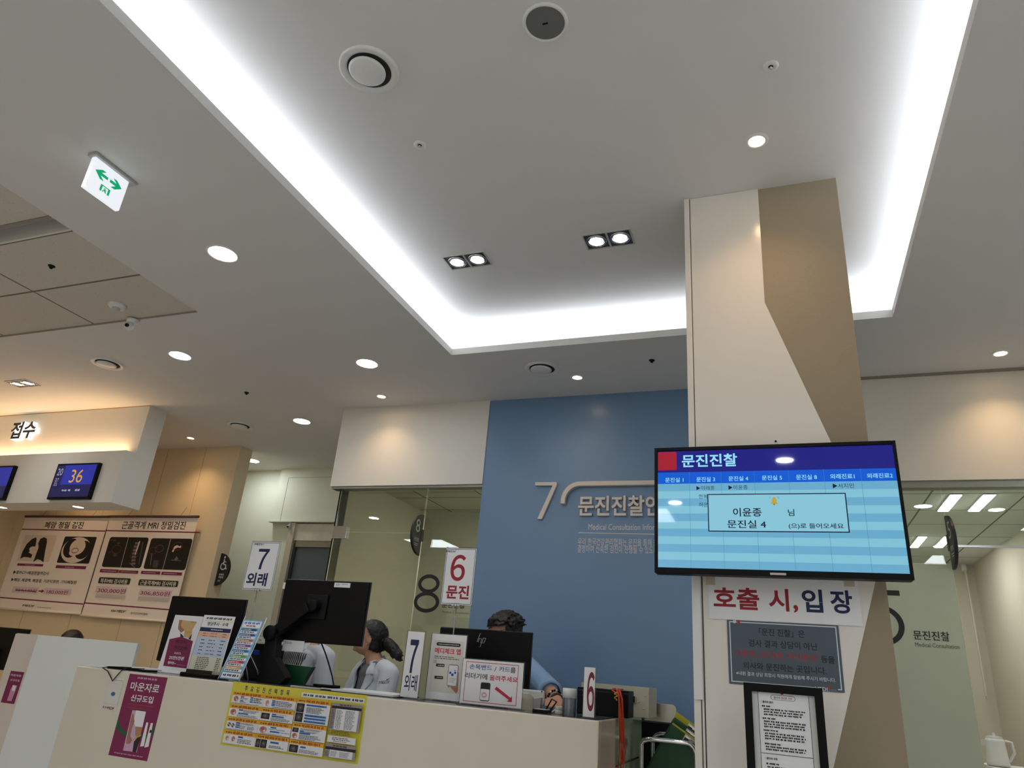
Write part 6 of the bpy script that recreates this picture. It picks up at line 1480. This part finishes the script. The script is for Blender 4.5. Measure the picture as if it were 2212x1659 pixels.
# --- clerk whose head is hidden by the raised monitor
def clerk():
    F = Vector((-0.08, -1, 0)).normalized(); S = F.cross(Z3)
    sh = at(655, 1406, y=3.25)
    hip = sh - F*0.05; hip.z = sh.z - 0.43
    neck = sh + Z3*0.045 + F*0.015; hc = neck + Z3*0.085 + F*0.015
    shR, shL = sh + S*0.152 - Z3*0.028, sh - S*0.152 - Z3*0.028
    def arm(s0, s): el = s0 + Vector((0, 0, -0.20)) + F*0.02 + S*s*0.03; wr = el + F*0.08 - S*s*0.10; wr.z = 0.85; return (s0, el, wr, -S*s*0.8 + F*0.3, Z3, s, 0.5)
    arms = [arm(shR, 1), arm(shL, -1)]
    t, body, (F, S, SU), (HF, HS, HU) = seated('person', 'clerk in a white coat over a striped shirt, head hidden behind the raised monitor', hip, sh, neck, hc, F, (-0.1, -1, -0.1), (0, 0, 1), arms, w=1.06, k=0.76)
    trousers(t, hip, F, S)
    shirt, bs = garment('striped_shirt', t, STRW, hip, sh, neck, F, S, SU, [], 0.004, 1.06, True, lambda p: (p-neck).dot(SU) > -0.010)
    c = Vector((sh.x, sh.y, 0)); zb = sh.z - 0.27; Z = lambda v: zb + v*0.27
    def cut(p):
        d = p - c; s, h = abs(d.dot(S)), p.z
        return (d.dot(F) > -0.02 and h > zb and s < 0.003 + 0.098*max(0, (h-zb)/0.27)) or neck_hole(p, neck, SU, 0.056)
    coat, bv = garment('white_coat', t, COAT, hip, sh, neck, F, S, SU, arms, 0.010, 1.06, True, cut)
    for k in range(-9, 10):
        x = k*0.011; tilt = 0.02
        drape('stripe_print', t, bs, c, F, S, [[(x+tilt, zb-0.05), (x+0.0048+tilt, zb-0.05), (x+0.0048, sh.z-0.004-abs(x)*0.1), (x, sh.z-0.004-abs(x)*0.1)]], INK, 0.0028, 0.0005, 24)
    q = []
    for s in (-1, 1): q += [[(s*0.002, Z(.02)), (s*0.066, Z(.55)), (s*0.130, Z(.86)), (s*0.094, Z(.97))]]
    drape('lapel', t, bv, c, F, S, q, COAT, 0.010, 0.003)
    drape('pocket', t, bv, c, F, S, [[(-0.040, Z(.10)), (-0.125, Z(.10)), (-0.125, Z(.46)), (-0.040, Z(.46))]], COAT, 0.004, 0.002)
    collar(t, neck, F, S, SU, r0=0.050, r1=0.078)
    h = bv.ray_cast(c - S*0.050 + Z3*Z(.36) + F*0.6, -F, 1.0)[0]
    if h:
        b = MB(); b.obox(h + F*0.010 + Z3*0.010, S*0.020, Z3*0.028, F*0.0015, mat('badge sleeve', (206, 210, 208), 0.3)); b.build('name_badge', t)
        b = MB(); b.obox(h + F*0.0122 + Z3*0.002, S*0.009, Z3*0.012, F*0.0004, XMID); b.obox(h + F*0.0122 + Z3*0.025, S*0.012, Z3*0.002, F*0.0004, RED); b.build('badge_print', t)
        b = MB(); b.ball(h + F*0.010 + Z3*0.046, (0.006, 0.004, 0.008), CHROME, 10, 8); b.tube([h + F*0.010 + Z3*0.053, h + F*0.012 + Z3*0.10 + S*0.004, h + F*0.006 + Z3*0.16 + S*0.012], 0.0011, INK, 6); b.build('lanyard_cord', t)
    hair_shell(body, hc, HF, HS, HU, 0.76, lambda s, u: (0.008 if u < 0.025 else 0.008+(u-0.025)*1.1), -0.068, None, 0.0022, 0.011)
clerk()
# --- man behind the monitor with the silver logo
def man():
    F = Vector((-0.35, -0.94, 0)).normalized(); S = F.cross(Z3)
    hc = at(1089, 1366, y=3.36); neck = hc - Z3*0.105 + Vector((0.02, 0.02, 0)); sh = neck - Z3*0.045 + Vector((0.005, 0.015, 0)); hip = sh - F*0.08; hip.z = sh.z - 0.43
    shL = at(1126, 1432, y=3.33); shR = sh + S*0.155 - Z3*0.028
    elL, wrL = at(1183, 1488, y=3.20), at(1203, 1513, y=3.07)
    wrL.z = max(wrL.z, 1.046)
    elR = shR + Vector((0, 0, -0.20)) + F*0.05; wrR = elR + F*0.14 + S*-0.04; wrR.z = 0.85
    arms = [(shL, elL, wrL, Vector((0.16, -0.95, -0.05)), Z3, -1, 0.30), (shR, elR, wrR, F, Z3, 1, 0.5)]
    t, body, (F, S, SU), (HF, HS, HU) = seated('person', 'man with shaggy black hair in a light blue shirt behind the black monitor', hip, sh, neck, hc, F, (-0.86, -0.48, -0.16), (0, 0, 1), arms, w=1.12, fem=False, k=0.80, skin=mat('tan skin', (204, 150, 120), 0.5, spec=0.35))
    trousers(t, hip, F, S)
    sh_, bv = garment('blue_shirt', t, BLUSH, hip, sh, neck, F, S, SU, arms, 0.010, 1.12, False, lambda p: neck_hole(p, neck, SU, 0.050), 0.12)
    collar(t, neck, F, S, SU, BLUSH, 0.048, 0.072, 30)
    d = (wrL-elL).normalized(); b = MB(); b.lathe([(0.042, -0.012), (0.052, -0.010), (0.054, 0.018), (0.049, 0.027), (0.042, 0.027)], elL + d*0.032, d, 22, BLUSH); b.build('rolled_cuff', t)
    b = MB(); n_ = 20; u = d.orthogonal().normalized(); v = d.cross(u); cc = elL.lerp(wrL, 0.78)
    for k in range(n_):
        a = 2*math.pi*k/n_; b.ball(cc + (u*math.cos(a)+v*math.sin(a))*0.0300, 0.0048, BLACK if k % 3 else EYEW, 8, 6)
    b.build('bracelet', t)
    b = MB(); b.lathe([(0.026, -0.008), (0.0285, -0.005), (0.0285, 0.008), (0.026, 0.010)], wrL - d*0.006, d, 22, mat('dark brown strap', (46, 24, 22), 0.6)); b.build('wrist_strap', t)
    rnd = random.Random(5)
    def ext(b):
        for k in range(230):
            a = rnd.uniform(0, 2*math.pi); e = rnd.uniform(0.1, 1.0); r = 0.076; q = (1-e*e)**.5
            p = hc - HF*0.008 + HU*0.020 + (HF*math.cos(a)*q*1.12 + HS*math.sin(a)*q*0.95 + HU*e)*r
            if (p-hc).dot(HF) > 0.045 and (p-hc).dot(HU) < 0.045: continue
            o = (p-hc).normalized(); tip = p + o*0.010 - HF*rnd.uniform(-.004, .016) + HS*rnd.uniform(-.008, .008) - HU*rnd.uniform(0.002, .014)
            cap(b, p, tip, 0.0095, 0.0035)
        for k in range(16):
            s = rnd.uniform(-0.055, 0.055); p = hc - HF*0.066 + HS*s + HU*rnd.uniform(-.03, .04); cap(b, p, p - HF*0.018 - HU*0.018, 0.012, 0.004)
        for k in range(9):
            s = -0.048+k*0.012; p = hc + HF*0.066*(1-(s/0.09)**2) + HS*s + HU*0.062; cap(b, p, p + HF*0.012 - HU*rnd.uniform(.018, .030) + HS*0.006, 0.010, 0.004)
    hair_shell(body, hc, HF, HS, HU, 0.80, lambda s, u: 0.004 if u < 0.030 else 0.3, -0.056, ext, 0.003, 0.010)
    b = MB()
    for s in (-1, 1):
        c = hc + HF*0.080 + HS*s*0.027 + HU*0.005
        b.tube([c + HS*0.020*math.cos(k*math.pi/8) + HU*0.015*math.sin(k*math.pi/8) for k in range(17)], 0.0013, DGREY, 6); b.tube([c + HS*s*0.020, hc + HF*0.0 + HS*s*0.066 + HU*0.010], 0.0012, DGREY, 6)
    b.tube([hc + HF*0.083 - HS*0.008 + HU*0.006, hc + HF*0.083 + HS*0.008 + HU*0.006], 0.0012, DGREY, 6); b.build('glasses_frame', t)
man()
# --- clerk of whom only the hair shows above the registration desk
def far_clerk():
    F = Vector((0.1, -1, 0)).normalized(); S = F.cross(Z3)
    top = at(160, 1362, y=4.0); hc = top - Z3*0.095; neck = hc - Z3*0.095 - F*0.03; sh = neck - Z3*0.05 - F*0.02; hip = sh - F*0.06; hip.z = sh.z - 0.42
    shR, shL = sh + S*0.15 - Z3*0.028, sh - S*0.15 - Z3*0.028
    arms = [(p, p + Vector((0, 0, -0.18)) + F*0.03, p + Vector((0, 0, -0.16)) + F*0.16 - S*s*0.04, F, Z3, s, 0.4) for p, s in ((shR, 1), (shL, -1))]
    t, body, (F, S, SU), (HF, HS, HU) = seated('person', 'clerk with black hair bowed low behind the registration desk', hip, sh, neck, hc, F, (0.1, -0.9, -0.35), (0, -0.35, 1), arms, k=0.78)
    trousers(t, hip, F, S)
    garment('dark_uniform', t, mat('dark uniform cloth', (44, 48, 62), 0.8), hip, sh, neck, F, S, SU, arms, 0.010, 1.0, True, lambda p: neck_hole(p, neck, SU, 0.050))
    hair_shell(body, hc, HF, HS, HU, 0.78, lambda s, u: (0.016 if u < 0.025 else 0.016+(u-0.025)*1.1), -0.08, None, 0.0022, 0.014)
far_clerk()
# ------------------------------------------------------------------ bring the layout to metres (floor stays at z = 0)
for o in list(SC.objects):
    if o.parent is None and o is not cam:
        o.location = Vector(o.location)*GS; o.scale = Vector(o.scale)*GS
    if o.type == 'LIGHT':
        o.data.energy *= GS*GS
        if o.data.type == 'SPOT': o.data.shadow_soft_size *= GS
cam.location = EYE*GS
